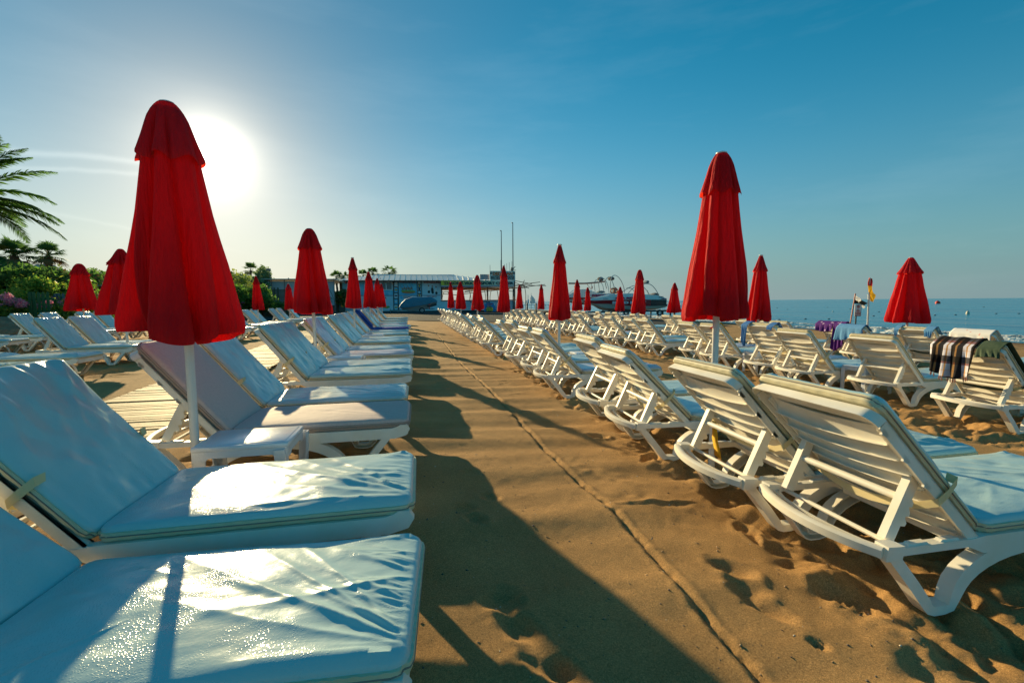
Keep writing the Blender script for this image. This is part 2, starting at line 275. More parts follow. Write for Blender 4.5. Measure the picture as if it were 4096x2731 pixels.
def ground_z(x,y):
    z=np.interp(x,XH,ZH)
    # raked undulation across the aisle
    near=np.exp(-(y/30)**2)
    ais=np.clip((x+.6)/.5,0,1)*np.clip((2.0-x)/.5,0,1)
    z=z+ais*(.014*np.sin(y*2*np.pi/.82+2.2*vnoise(x*.5,y*.5,3)*2)+.006*np.sin(y*2*np.pi/.37+5*vnoise(x*.7,y*.7,5)))*np.clip(fbm(x*.6,y*.6,9)*2-.3,0,1)
    z=z+.03*(fbm(x*.45,y*.45,11,3)-.5)*near+.010*(fbm(x*2.2,y*2.2,12,3)-.5)
    # trodden sand beneath and around the loungers
    wob=.35*(fbm(x*1.1+7,y*1.1,21)-.5)*2
    def band(a,b,s=.25): return np.clip((x-a-wob)/s,0,1)*np.clip((b-x+wob)/s,0,1)
    m=np.maximum.reduce([band(1.75,4.4),band(5.2,9.0),band(9.3,13.5,.5),band(-2.1,-.35,.3)*.8,band(-9.5,-4.9,.6)*.7])
    m=m*np.exp(-(y/26)**2)
    n1=vnoise(x*4.6+3*vnoise(x*2,y*2,31),y*4.6,33); n2=vnoise(x*9+2*n1,y*9,35); n3=fbm(x*22,y*22,37,3)
    n4=fbm(x*7+2*n1,y*7,39,5); rid=1-np.abs(n4-.5)*4
    z=z+m*(.085*(np.abs(n1-.5)*2)**1.2-.045+.034*(n2-.5)+.022*(n3-.5)+.016*np.clip(rid,0,1)**2-.05*np.clip(.36-n2,0,1)*(n1>.3))
    # scattered crisp footprints
    gx=np.floor(x/.52); gy=np.floor(y/.62); hx1=vnoise(gx*7.13,gy*3.77,81); hx2=vnoise(gx*5.31,gy*9.17,82); hx3=vnoise(gx*2.7,gy*4.1,83)
    fx=(x/.52-gx-.5)*.52+(hx1-.5)*.12; fy=(y/.62-gy-.5)*.62+(hx2-.5)*.12; th_=(hx3-.5)*2.2; fu=fx*np.cos(th_)+fy*np.sin(th_); fv=-fx*np.sin(th_)+fy*np.cos(th_)
    qq=(fu/(.048+.012*np.sign(fv)))**2+(fv/.13)**2; on=(hx1*3.1%1>.45)*np.clip(m*1.6,0,1)*(y<16)
    z=z+on*(-.032/(1+np.exp((qq-1)*7))+.012*np.exp(-((np.sqrt(qq)-1.28)/.16)**2)*(.4+vnoise(x*40,y*40,84)))
    # light texture on open sand
    z=z+.006*(fbm(x*16,y*16,41,4)-.5)*near+.05*np.clip(fbm(x*3.1,y*2.4,43,3)-.62,0,1)*(vnoise(x*14,y*14,44)-.5)*2
    # cart track along the aisle
    best=np.full(x.shape,9.); sgn=np.zeros(x.shape)
    for a,b in zip(track[:-1],track[1:]):
        dx,dy=b.x-a.x,b.y-a.y; L2=dx*dx+dy*dy
        t=np.clip(((x-a.x)*dx+(y-a.y)*dy)/L2,0,1); ex=x-(a.x+t*dx); ey=y-(a.y+t*dy); d=np.hypot(ex,ey)
        k=d<best; best=np.where(k,d,best); sgn=np.where(k,np.sign(ex*dy-ey*dx),sgn)
    d=best*sgn+.02*(fbm(x*6,y*6,51)-.5)
    rough=.45+1.1*vnoise(x*25,y*25,53)
    z=z-.026*np.exp(-(d/.015)**2)*rough*near+.010*(vnoise(x*60,y*60,55)-.4)*np.exp(-(d/.05)**2)*near+.006*np.exp(-((np.abs(d)-.035)/.018)**2)*rough*near
    for i,(p,(rx,ry,dep)) in enumerate(zip(prints,print_r)):
        q=((x-p.x+.35*(y-p.y))/rx)**2+((y-p.y)/ry)**2
        z=z-dep*np.exp(-q**1.5)+dep*.35*np.exp(-((np.sqrt(q)-1.5)/.35)**2)*vnoise(x*30,y*30,61+i)
    # straight ridge left by a board, right of the track
    a=PZ(2450,2012,0); b=PZ(2800,1995,0); tt=(x-a.x)/(b.x-a.x); yy=a.y+(b.y-a.y)*tt
    z=z+.014*np.exp(-((y-yy)/.014)**2)*np.clip(tt*6,0,1)*np.clip((1-tt)*6,0,1)
    # holes scuffed beside the lounger feet
    return z
def axis(segs):
    out=[segs[0][0]]
    for a,b,s0,s1 in segs:
        t=a;st=s0
        while t<b-1e-6:
            fr=(t-a)/(b-a); st=s0+(s1-s0)*fr; t=min(b,t+st); out.append(t)
    return np.array(out)
xs=np.concatenate([np.array([-3000,-800,-250,-120]),axis([(-60,-14,6,1),(-14,-4,.5,.1),(-4,-1.2,.08,.03),(-1.2,-.2,.022,.017),(-.2,3.7,.016,.016),(3.7,4.6,.018,.024),(4.6,13.5,.03,.08),(13.5,30,.12,.6),(30,60,3,6)]),np.array([120,400])])
ys=np.concatenate([np.array([-400,-60,-15,-4,-1,0]),axis([(.35,1.0,.02,.016),(1.0,3.8,.016,.017),(3.8,8,.018,.05),(8,18,.055,.12),(18,34,.14,.5),(34,90,1,5)]),np.array([150,300,900,3000])])
X,Y=np.meshgrid(xs,ys,indexing='ij'); Z=ground_z(X,Y)
Z=np.where(Y>120,np.interp(X,[-3000,-60,30,400],[1,.3,-.8,-14]),Z)
me=bpy.data.meshes.new('sand'); a,b=X.shape
co=np.stack([X.ravel(),Y.ravel(),Z.ravel()],1)
ii,jj=np.meshgrid(np.arange(a-1),np.arange(b-1),indexing='ij'); q=(ii*b+jj).ravel()
F=np.stack([q,q+b,q+b+1,q+1],1)
me.vertices.add(len(co)); me.vertices.foreach_set('co',co.ravel()); me.loops.add(F.size); me.loops.foreach_set('vertex_index',F.ravel())
me.polygons.add(len(F)); me.polygons.foreach_set('loop_start',np.arange(len(F))*4); me.polygons.foreach_set('loop_total',np.full(len(F),4)); me.update(calc_edges=True)
me.polygons.foreach_set('use_smooth',[True]*len(F))
def sand_material():
    mt=bpy.data.materials.new('beach_sand'); mt.use_nodes=True; t=mt.node_tree; p=t.nodes['Principled BSDF']; c=N(t,'ShaderNodeTexCoord'); src=c.outputs['Object']
    def noise(s,d=6,r=.6): n=N(t,'ShaderNodeTexNoise'); n.inputs['Scale'].default_value=s; n.inputs['Detail'].default_value=d; n.inputs['Roughness'].default_value=r; t.links.new(src,n.inputs['Vector']); return n
    g=noise(420,3,.8); r1=N(t,'ShaderNodeValToRGB'); e=r1.color_ramp.elements; e[0].position=.30; e[1].position=.70; e[0].color=(.15,.092,.040,1); e[1].color=(.96,.58,.245,1)
    t.links.new(g.outputs[0],r1.inputs[0])
    l=noise(1.3,5,.6); r2=N(t,'ShaderNodeValToRGB'); e=r2.color_ramp.elements; e[0].position=.35; e[1].position=.7; e[0].color=(.78,.74,.70,1); e[1].color=(1.06,1.02,.98,1); t.links.new(l.outputs[0],r2.inputs[0])
    mx=N(t,'ShaderNodeMix',data_type='RGBA',blend_type='MULTIPLY'); mx.inputs[0].default_value=1; t.links.new(r1.outputs[0],mx.inputs[6]); t.links.new(r2.outputs[0],mx.inputs[7])
    g2=noise(120,5,.85); r3=N(t,'ShaderNodeValToRGB'); e=r3.color_ramp.elements; e[0].position=.36; e[1].position=.64; e[0].color=(.62,.60,.58,1); e[1].color=(1.22,1.20,1.14,1); t.links.new(g2.outputs[0],r3.inputs[0])
    mx0=mx; mx=N(t,'ShaderNodeMix',data_type='RGBA',blend_type='MULTIPLY'); mx.inputs[0].default_value=1; t.links.new(mx0.outputs[2],mx.inputs[6]); t.links.new(r3.outputs[0],mx.inputs[7])
    # wet sand towards the water
    sp=N(t,'ShaderNodeSeparateXYZ'); t.links.new(src,sp.inputs[0]); n4=noise(.35,4); ad=N(t,'ShaderNodeMath',operation='MULTIPLY_ADD'); ad.inputs[1].default_value=5; t.links.new(n4.outputs[0],ad.inputs[0]); t.links.new(sp.outputs['X'],ad.inputs[2])
    mr=N(t,'ShaderNodeMapRange'); mr.inputs[1].default_value=24.5; mr.inputs[2].default_value=29.0; t.links.new(ad.outputs[0],mr.inputs[0])
    mw=N(t,'ShaderNodeMix',data_type='RGBA'); t.links.new(mr.outputs[0],mw.inputs[0]); t.links.new(mx.outputs[2],mw.inputs[6]); mw.inputs[7].default_value=(.09,.06,.035,1)
    # pebbly darker specks
    v=N(t,'ShaderNodeTexVoronoi'); v.inputs['Scale'].default_value=70; t.links.new(src,v.inputs['Vector']); mv=N(t,'ShaderNodeMapRange'); mv.inputs[1].default_value=.06; mv.inputs[2].default_value=.11; t.links.new(v.outputs[0],mv.inputs[0])
    ms=N(t,'ShaderNodeMix',data_type='RGBA'); t.links.new(mv.outputs[0],ms.inputs[0]); ms.inputs[6].default_value=(.13,.10,.075,1); t.links.new(mw.outputs[2],ms.inputs[7])
    t.links.new(ms.outputs[2],p.inputs['Base Color']); p.inputs['Roughness'].default_value=.93; p.inputs['Specular IOR Level'].default_value=.15
    n5=noise(85,7,.8); b1=N(t,'ShaderNodeBump'); b1.inputs['Strength'].default_value=.55; b1.inputs['Distance'].default_value=.006; t.links.new(n5.outputs[0],b1.inputs['Height'])
    b2=N(t,'ShaderNodeBump'); b2.inputs['Strength'].default_value=.9; b2.inputs['Distance'].default_value=.003; t.links.new(g.outputs[0],b2.inputs['Height']); t.links.new(b1.outputs[0],b2.inputs['Normal']); t.links.new(b2.outputs[0],p.inputs['Normal'])
    return mt
me.materials.append(sand_material()); tag(put('sand',me),kind='structure')
# pebbles, shell bits and scraps of straw lying on the sand
pr=np.random.RandomState(4); n=2600; px_=pr.uniform(-.9,6.5,n); py_=.8+pr.exponential(2.6,n); keep=py_<14; px_=px_[keep]; py_=py_[keep]
pz_=ground_z(px_,py_); base_=np.array([(1,0,0),(-1,0,0),(0,1,0),(0,-1,0),(0,0,.6),(0,0,-.6)]); tri=[(0,2,4),(2,1,4),(1,3,4),(3,0,4),(2,0,5),(1,2,5),(3,1,5),(0,3,5)]
mb=MB()
for i_ in range(len(px_)):
    r_=.0022+.0045*pr.rand()**3; a_=pr.uniform(0,6.28); ca,sa=math.cos(a_),math.sin(a_); ex=1+pr.rand()*(5 if pr.rand()<.06 else .8); jit=1+.35*pr.normal(size=(6,1))
    v_=base_*jit*[r_*ex,r_,r_]; mb.add([(px_[i_]+p[0]*ca-p[1]*sa,py_[i_]+p[0]*sa+p[1]*ca,pz_[i_]+p[2]+r_*.2) for p in v_],tri,int(pr.choice(3,p=[.5,.35,.15])),True)
tag(mb.build('pebbles',[mat('dark_pebble',(.12,.10,.08),.7),mat('brown_pebble',(.35,.22,.11),.7),mat('pale_shell',(.62,.55,.42),.6)],fix=False,sharp=False),kind='stuff')
# gravel yard before the kiosk
mb=MB()
edge=[(-13,35),(-8,33.2),(-4,32.6),(0,32.2),(5,30.5),(10,28.2),(16,27),(21,27.5)]
n=len(edge); g1=[(x,y,zb(x)+.03) for x,y in edge]; g2=[(x,y+6,zb(x)+.055) for x,y in edge]; g3=[(x*1.15,90,zb(x)+.10) for x,y in edge]
mb.strip(g1,g2); mb.strip(g2,g3)
GRAVEL=mat('dark_gravel',(.055,.058,.055),.9,.2,bump=(30,.8,.03),var=(40,.7,(.02,.022,.022)))
tag(mb.build('gravel_yard',GRAVEL),kind='structure')
# ------------------------------------------------------------------ sea
def sea_material():
    mt=bpy.data.materials.new('sea_water'); mt.use_nodes=True; t=mt.node_tree; p=t.nodes['Principled BSDF']; c=N(t,'ShaderNodeTexCoord')
    mp=N(t,'ShaderNodeMapping'); mp.inputs['Scale'].default_value=(1,.28,1); mp.inputs['Rotation'].default_value=(0,0,R(8)); t.links.new(c.outputs['Object'],mp.inputs[0])
    prev=None
    for s,st,di in ((.09,.8,1.6),(.5,.9,.55),(2.6,.9,.12)):
        n=N(t,'ShaderNodeTexNoise'); n.inputs['Scale'].default_value=s; n.inputs['Detail'].default_value=5; n.inputs['Distortion'].default_value=.4; t.links.new(mp.outputs[0],n.inputs['Vector'])
        b=N(t,'ShaderNodeBump'); b.inputs['Strength'].default_value=st; b.inputs['Distance'].default_value=di; t.links.new(n.outputs[0],b.inputs['Height'])
        if prev: t.links.new(prev.outputs[0],b.inputs['Normal'])
        prev=b
    t.links.new(prev.outputs[0],p.inputs['Normal'])
    n=N(t,'ShaderNodeTexNoise'); n.inputs['Scale'].default_value=.05; n.inputs['Detail'].default_value=6; t.links.new(mp.outputs[0],n.inputs['Vector'])
    r=N(t,'ShaderNodeValToRGB'); e=r.color_ramp.elements; e[0].position=.35; e[1].position=.7; e[0].color=(.0,.16,.30,1); e[1].color=(.004,.26,.42,1); t.links.new(n.outputs[0],r.inputs[0]); t.links.new(r.outputs[0],p.inputs['Base Color'])
    p.inputs['Roughness'].default_value=.16; p.inputs['IOR'].default_value=1.33
    return mt
SEA_Z=-.70
def shore_x(y): return 27.4+.5*math.sin(y*.21)+.35*math.sin(y*.53+1)-(0.02*max(0,y-30))
mb=MB(); yy=[-300,-60]+[i*1.0 for i in range(-20,140)]+[160,220,400,1500,30000]
mb.strip([(shore_x(min(max(y,-60),200))-1.2,y,SEA_Z) for y in yy],[(60,y,SEA_Z) for y in yy]); mb.strip([(60,y,SEA_Z) for y in yy],[(45000,y,SEA_Z) for y in yy])
mb.add([(-9000,400,SEA_Z+1.6),(20,400,SEA_Z+.2),(20,30000,SEA_Z),(-9000,30000,SEA_Z)],[(0,1,2,3)])
tag(mb.build('sea',sea_material()),kind='structure')
def foam_material():
    mt=mat('sea_foam',(.80,.80,.74),.6,.4,bump=(6,.8,.1)); t=mt.node_tree; o=[n for n in t.nodes if n.type=='OUTPUT_MATERIAL'][0]; p=[n for n in t.nodes if n.type=='BSDF_PRINCIPLED'][0]
    c=N(t,'ShaderNodeTexCoord'); n=N(t,'ShaderNodeTexNoise'); n.inputs['Scale'].default_value=2.2; n.inputs['Detail'].default_value=7; n.inputs['Roughness'].default_value=.7; t.links.new(c.outputs['Object'],n.inputs['Vector'])
    r=N(t,'ShaderNodeMapRange'); r.inputs[1].default_value=.46; r.inputs[2].default_value=.56; t.links.new(n.outputs[0],r.inputs[0])
    tr=N(t,'ShaderNodeBsdfTransparent'); mx=N(t,'ShaderNodeMixShader'); t.links.new(r.outputs[0],mx.inputs[0]); t.links.new(tr.outputs[0],mx.inputs[1]); t.links.new(p.outputs[0],mx.inputs[2]); t.links.new(mx.outputs[0],o.inputs[0]); return mt
FOAM=foam_material()
for off,hh,wd,a0,a1 in ((0,.26,1.1,4,110),(3.6,.13,.7,14,70)):
    ysf=np.arange(a0,a1,.35); us=np.linspace(0,1,9)
    YY,UU=np.meshgrid(ysf,us,indexing='ij'); base=np.array([shore_x(v) for v in ysf])[:,None]
    amp=.35+.9*vnoise(YY*.22,YY*0+off,71)
    XX=base+off-.4+wd*UU+.25*(vnoise(YY*.8,UU*0,72)-.5); ZZ=SEA_Z+.012+hh*amp*np.sin(np.pi*UU)**1.3*(.7+.6*vnoise(YY*3,UU*5,73))
    tag(MB().grid(XX,YY,ZZ).build('breaking_wave',FOAM),kind='stuff')
# ------------------------------------------------------------------ sun lounger
LW=.34; HX=.46; LEN=1.66; RAIL=.325
def off_curve(path,d):
    out=[]
    for i,p in enumerate(path):
        a=path[max(i-1,0)]; b=path[min(i+1,len(path)-1)]; t=Vector((b[0]-a[0],b[1]-a[1])).normalized(); dd=d if not isinstance(d,list) else d[i]; out.append((p[0]-t.y*dd,p[1]+t.x*dd))
    return out
def leg_mb(side):
    path=[(.015,.29),(.07,.225),(.14,.14),(.205,.055),(.225,.028),(.25,.02),(.30,.02),(.335,.024)]
    for k in range(1,18):
        a=math.pi*(1-k/18.); path.append((.775+.425*math.cos(a)-.0,.03+.232*math.sin(a)**.9))
    path+=[(1.21,.024),(1.24,.02),(1.295,.02),(1.32,.028),(1.34,.055),(1.405,.14),(1.475,.225),(1.53,.29)]
    wd=[.020]*4+[.02,.02,.02]+[.022]*14+[.02]*20
    hw_=[.024]*4+[.020]*4+[.020+.013*min(1,4*math.sin(math.pi*k/18.)) for k in range(1,18)]+[.020]*4+[.024]*20; hw_=hw_[:len(path)]; A=off_curve(path,hw_); B=off_curve(path,[-v for v in hw_]); mb=MB(); y0=side*.338; y1=side*.280; th=.007*side
    poly=A+list(reversed(B)); n=len(A)
    for (pa,pb) in ((y0,y0-th),):
        for yv,flip in ((pa,0),(pb,1)): mb.strip([(p[0],yv,p[1]) for p in A],[(p[0],yv,p[1]) for p in B],smooth=False)
    for C,sg in ((A,-1),(B,1)):
        D=off_curve(path,[v-.007 for v in hw_]) if C is A else off_curve(path,[-v+.007 for v in hw_])
        mb.strip([(p[0],y0,p[1]) for p in C],[(p[0],y1,p[1]) for p in C])
        mb.strip([(p[0],y0-th,p[1]) for p in D],[(p[0],y1,p[1]) for p in D])
        mb.strip([(p[0],y1,p[1]) for p in C],[(p[0],y1,p[1]) for p in D],smooth=False)
    return mb
def frame_mb():
    mb=MB()
    for s in (-1,1):
        prof=[(0,.285),(.40,.285),(.48,.25),(1.56,.25),(1.64,.27),(1.665,.31),(1.645,.345),(1.60,.348),(1.58,.335),(1.54,.325),(.48,.325),(.42,.318),(0,.318)]
        mb.prism(prof,s*.340,s*.300,'y'); mb.prism([(x,z) for x,z in ((-.03,.275),(.05,.270),(.06,.33),(-.02,.335))],s*.348,s*.29,'y')
        mb.prism([(.10,.318),(.20,.318),(.19,.327),(.11,.327)],s*.33,s*.305,'y'); mb.prism([(.26,.318),(.36,.318),(.35,.327),(.27,.327)],s*.33,s*.305,'y')
    arc=[(-.02-.085*(1-(y/.34)**2),y,.305) for y in np.linspace(-.33,.33,15)]
    sec=[(-.022,-.018),(.022,-.018),(.022,.014),(.012,.022),(-.012,.022),(-.022,.014)]
    mb.sweep(arc,sec)
    arc2=[(.035-.06*(1-(y/.34)**2),y,.288) for y in np.linspace(-.30,.30,11)]; mb.sweep(arc2,[(-.01,-.01),(.01,-.01),(.01,.01),(-.01,.01)])
    mb.tube([(.085,-.30,.295),(.085,.30,.295)],.011,8)
    mb.box(.46,.505,-.30,.30,.245,.305); mb.box(1.615,1.652,-.30,.30,.262,.335,b=.008)
    for k in range(8):
        x=.55+.125*k; mb.box(x,x+.10,-.30,.30,.300,.315)
    mb.box(.79,.83,-.30,.30,.235,.275)
    return mb
def slats_mb():   # backrest in its own frame: x along the back from the hinge, z towards the sitter
    mb=MB(); L=.80
    for s in (-1,1):
        mb.box(0,L-.05,s*.335 if s<0 else .295,s*-.295 if s<0 else .335,-.040,.0,b=.006) if False else None
        a,b=(-.335,-.322) if s<0 else (.322,.335); mb.box(0,L-.06,a,b,-.045,0)
        a,b=(-.335,-.288) if s<0 else (.288,.335); mb.box(0,L-.06,a,b,-.006,.0)
        a,b=(-.298,-.288) if s<0 else (.288,.298); mb.box(0,L-.10,a,b,-.030,0)
        for xn in (.36,.52,.68): mb.prism([(xn,-.03),(xn+.05,-.03),(xn+.035,-.052),(xn+.012,-.045)],s*.335,s*.325,'y')
    # head piece with rounded corners
    pts=[]
    for t in np.linspace(0,math.pi/2,6): pts.append((L-.06+.06*math.sin(t),-.275-.06*math.cos(t)))
    pts+= [(p[0],-p[1]) for p in reversed(pts)]
    inner=[(L-.105,.288),(L-.105,-.288)]
    poly=pts+inner; mb.prism(poly,-.006,0,'z')
    outer=pts; lip=[(p[0]-.0,p[1],0) for p in outer]; lip2=[(p[0]+.012,p[1]*1.015,-.048) for p in outer]; lip3=[(p[0]+.004,p[1]*.99,-.048) for p in outer]; lip4=[(p[0]-.007,p[1]*.975,-.006) for p in outer]
    mb.strip(lip,lip2); mb.strip(lip2,lip3,smooth=False); mb.strip(lip3,lip4)
    ysl=np.linspace(-.290,.290,13); ns=7
    for k in range(ns):
        x0=.03+k*.097
        bow=lambda y:.020*(1-(y/.29)**2)
        def pt(x,y,z): return (x-bow(y)*.9,y,z)
        xa=np.linspace(x0,x0+.086,4); zz=[-.034,-.016,-.008,-.005]
        GX=np.array([[x-bow(y)*.8 for y in ysl] for x in xa]); GY=np.array([[y for y in ysl] for x in xa]); GZ=np.array([[z-.010*(1-(y/.29)**2) for y in ysl] for z in zz])
        mb.grid(GX,GY,GZ); mb.grid(GX[:, :],GY,GZ+.005)
        lo=[(GX[0][j],ysl[j],GZ[0][j]) for j in range(13)]; mb.strip(lo,[(a+.0,b,c+.005) for a,b,c in lo])
        # folded lower lip
        mb.strip(lo,[(a+.012,b,c-.012) for a,b,c in lo]); mb.strip([(a+.012,b,c-.012) for a,b,c in lo],[(a+.016,b,c-.008) for a,b,c in lo])
    return mb
def prop_mb(y,th):
    # from the rail at (.07,.325) to the back at s=.44
    T=(HX-.42*math.cos(th)+.02,.315+.42*math.sin(th)-.03); Bp=(.065,.318)
    d=Vector((T[0]-Bp[0],T[1]-Bp[1])); L=d.length; d.normalize(); nrm=Vector((-d.y,d.x))
    loc=[(0,.026),(L,.026),(L+.01,.0),(L,-.024),(.66*L,-.024),(.62*L,-.040),(.56*L,-.042),(.545*L,-.026),(.52*L,-.03),(.47*L,-.044),(.42*L,-.046),(.405*L,-.028),(.37*L,-.032),(.32*L,-.048),(.27*L,-.046),(.25*L,-.024),(0,-.024)]
    poly=[(Bp[0]+d.x*a+nrm.x*b,Bp[1]+d.y*a+nrm.y*b) for a,b in loc]
    return MB().prism(poly,y-.017,y+.017,'y'),T,Bp
rng=random.Random(5)
def creases(seed,n,L,A=(.003,.009),conv=None,end=1):
    r=random.Random(seed); out=[]
    for i in range(n):
        if conv and r.random()<.65:
            c=r.choice(conv); x0,y0=c; ang=r.uniform(-.42,.42)+(-.25 if y0>0 else .25)
        else: x0,y0=(L-.02 if end else r.uniform(.1,L-.1)),r.uniform(-.3,.3); ang=r.uniform(-.28,.28)
        out.append((x0,y0,ang,r.uniform(-.35,.35),r.uniform(.25,.85)*min(1,L/1.3),r.uniform(.007,.017),r.uniform(*A)))
    return out
def crease_h(x,y,cs):
    z=np.zeros_like(x)
    for x0,y0,ang,cv,ln,sg,A in cs:
        u=(x0-x); t=u/ln; yc=y0+u*math.tan(ang)+cv*u*u*.5
        env=np.clip(t*5+.15,0,1)*np.clip(1-t,0,1)**.8*(u>-.05)
        s=sg*(1+1.8*np.clip(t,0,1)); z+=A*env*np.exp(-(np.abs(y-yc)/s)**1.45)
    return z
def cushion_mb(L,W,T,nu,nv,seed,ncr=16,amp=1.0,conv=((1.0,-.3),(1.0,.3)),soft=.006):
    r=.022; e=np.array([0,.002,.007,.014,.024])
    def ax(D,n): mid=np.linspace(.045,D-.045,n); return np.concatenate([e,mid,D-e[::-1]])
    xs=ax(L,nu); ys=ax(W,nv)-W/2; X,Y=np.meshgrid(xs,ys,indexing='ij')
    d=np.minimum(np.minimum(X,L-X),W/2-np.abs(Y)); k=np.clip(1-d/r,0,1)
    cs=creases(seed,ncr,L,conv=[(L*a,b) for a,b in conv])
    if L>1:
        rs=random.Random(seed*7); cs=cs[:ncr//3]
        cs+=[(L,-.27,.50+rs.uniform(-.06,.06),.1,.95,.012,.011),(L,-.26,.74,.0,.62,.010,.009),(L,-.27,.93,-.3,.50,.009,.007),(L,-.28,.30,.15,1.0,.012,.006),(L,-.24,.60,.2,.5,.007,.006)]
        for q in range(20): cs.append((L-rs.uniform(0,.02),rs.uniform(-.30,.31),rs.uniform(-.10,.55),rs.uniform(-.4,.6),rs.uniform(.08,.28),rs.uniform(.003,.005),rs.uniform(.0018,.0034)))
        for q in range(9): cs.append((L-rs.uniform(0,.04),rs.uniform(-.26,.30),rs.uniform(.15,.60),rs.uniform(-.4,.6),rs.uniform(.16,.42),rs.uniform(.005,.009),rs.uniform(.003,.006)))
        for q in range(4): cs.append((rs.uniform(.3,.6)*L,rs.uniform(-.25,.25),rs.uniform(-.9,.9),rs.uniform(-.6,.6),rs.uniform(.2,.35),rs.uniform(.007,.012),rs.uniform(.002,.005)))
    inner=np.clip(d/.03,0,1)
    puff=.014*np.clip((1-(2*Y/W)**4),0,1)*np.clip(1-((2*X/L-1))**8,0,1)
    Z=T-r*(1-np.sqrt(np.clip(1-k*k,0,1)))+puff+inner*amp*(crease_h(X,Y,cs)+soft*(fbm(X*5+seed,Y*7,seed,3)-.5)*2)
    # round corners in plan
    Rc=.05; cx=np.maximum(0,np.abs(X-L/2)-(L/2-Rc)); cy=np.maximum(0,np.abs(Y)-(W/2-Rc)); h=np.hypot(cx,cy); f=np.where(h>1e-6,np.maximum(cx,cy)/np.maximum(h,1e-6),1)
    Xn=np.where((cx>0)&(cy>0),L/2+np.sign(X-L/2)*((L/2-Rc)+cx*f),X); Yn=np.where((cx>0)&(cy>0),np.sign(Y)*((W/2-Rc)+cy*f),Y)
    mb=MB(); mb.grid(Xn,Yn,Z,0)
    a,b=X.shape
    loop=[(i,0) for i in range(a)]+[(a-1,j) for j in range(1,b)]+[(i,b-1) for i in range(a-2,-1,-1)]+[(0,j) for j in range(b-2,0,-1)]
    top=[(Xn[i,j],Yn[i,j],Z[i,j]) for i,j in loop]; cxm=L/2
    rr=random.Random(seed)
    def ring(z,o,wob=0):
        out=[]
        for idx,(x,y,_) in enumerate(top):
            dx=(1 if x>L-.01 else -1 if x<.01 else 0); dy=(1 if y>W/2-.01 else -1 if y<-W/2+.01 else 0)
            out.append((x+dx*o,y+dy*o,z+wob*math.sin(idx*.9)+wob*.6*math.sin(idx*.37+seed)))
        return out
    rings=[top,ring(T*.62,.008,.0015),ring(T*.42,.010,.001),ring(T*.40,.004,.001),ring(T*.37,.008,.001),ring(T*.12,.006,.0015),ring(0,-.006)]
    for p,q in zip(rings[:-1],rings[1:]): mb.strip(p+[p[0]],q+[q[0]],1)
    mb.add(rings[-1],[tuple(range(len(top)))],1)
    zl=MB(); zr=[(x,y,z) for x,y,z in ring(T*.40,.0095)]
    zl.tube([v for v in zr[::2]]+[zr[0]],.0028,5,cap=False)
    return mb,zl
CUSH={}
def cushions(kind):
    """meshes: seat, seat zip, back, back zip"""
    if kind in CUSH: return CUSH[kind]
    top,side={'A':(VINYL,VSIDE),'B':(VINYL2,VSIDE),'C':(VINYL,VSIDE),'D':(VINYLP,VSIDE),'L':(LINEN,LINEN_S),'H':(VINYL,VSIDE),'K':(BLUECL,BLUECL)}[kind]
    sd={'A':3,'B':8,'C':15,'D':22,'L':29,'H':36,'K':41}[kind]
    hero=kind=='H'; amp={'L':.3,'H':1.15}.get(kind,1.25)
    s,sz=cushion_mb(1.18,.65,.060,210 if hero else 110,130 if hero else 66,sd,24 if hero else 18,amp)
    b,bz=cushion_mb(.80,.65,.054,60,50,sd+3,20,amp*1.5,conv=((0,.3),(1.,-.3),(.0,-.3)),soft=.010)
    out=[]
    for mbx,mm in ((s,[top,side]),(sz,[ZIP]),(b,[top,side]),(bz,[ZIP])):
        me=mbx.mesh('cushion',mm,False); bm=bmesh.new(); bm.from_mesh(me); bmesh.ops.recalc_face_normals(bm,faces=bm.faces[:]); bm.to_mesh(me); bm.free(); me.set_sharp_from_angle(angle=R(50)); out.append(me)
    CUSH[kind]=out; return out
LEGM=[leg_mb(s).build('leg',PLASTIC) for s in (-1,1)]; FRM=frame_mb().build('base_frame',PLASTIC); BCK=slats_mb().build('backrest',PLASTIC)
LM=[o.data for o in LEGM]; FM=FRM.data; BM=BCK.data
for o in LEGM+[FRM,BCK]: bpy.data.objects.remove(o)
PROPC={}
def props(th):
    k=round(th,3)
    if k not in PROPC:
        out=[]
        for y in (-.262,.262):
            mb,T,Bp=prop_mb(y,th); o=mb.build('prop',PLASTIC); out.append(o.data); bpy.data.objects.remove(o)
        c=MB(); f=.62; p=(Bp[0]+(T[0]-Bp[0])*f,Bp[1]+(T[1]-Bp[1])*f); c.tube([(p[0],-.262,p[1]),(p[0],.262,p[1])],.017,10)
        o=c.build('crossbar',PLASTIC); out.append(o.data); bpy.data.objects.remove(o); PROPC[k]=out
    return PROPC[k]
def strap_mb(th,droop,seed):
    # ribbon round the cushion and back, hanging slack behind
    s=.30; c,sn=math.cos(th),math.sin(th)
    def bp(sv,y,n): return Vector((HX-sv*c+n*sn,y,.315+sv*sn+n*c))
    pts=[bp(s,.30,.075),bp(s,.345,.07),bp(s,.350,.0),bp(s,.345,-.05)]
    for t in np.linspace(.1,.9,9):
        y=.34-.68*t; v=bp(s-.02,y,-.06-.03*math.sin(math.pi*t)); v.z-=droop*math.sin(math.pi*t); pts.append(v)
    pts+=[bp(s,-.345,-.05),bp(s,-.350,.0),bp(s,-.345,.07),bp(s,-.30,.075)]
    mb=MB(); A=[];B=[]
    for i,p in enumerate(pts):
        tw=.25*math.sin(i*.9+seed); A.append(p+Vector((-.5*tw*.03,0,.017))); B.append(p-Vector((-.5*tw*.03,0,.017)))
    mb.strip(A,B); mb.strip([p+Vector((.0015,.0015,0)) for p in A],[p+Vector((.0015,.0015,0)) for p in B]); return mb
STR={}
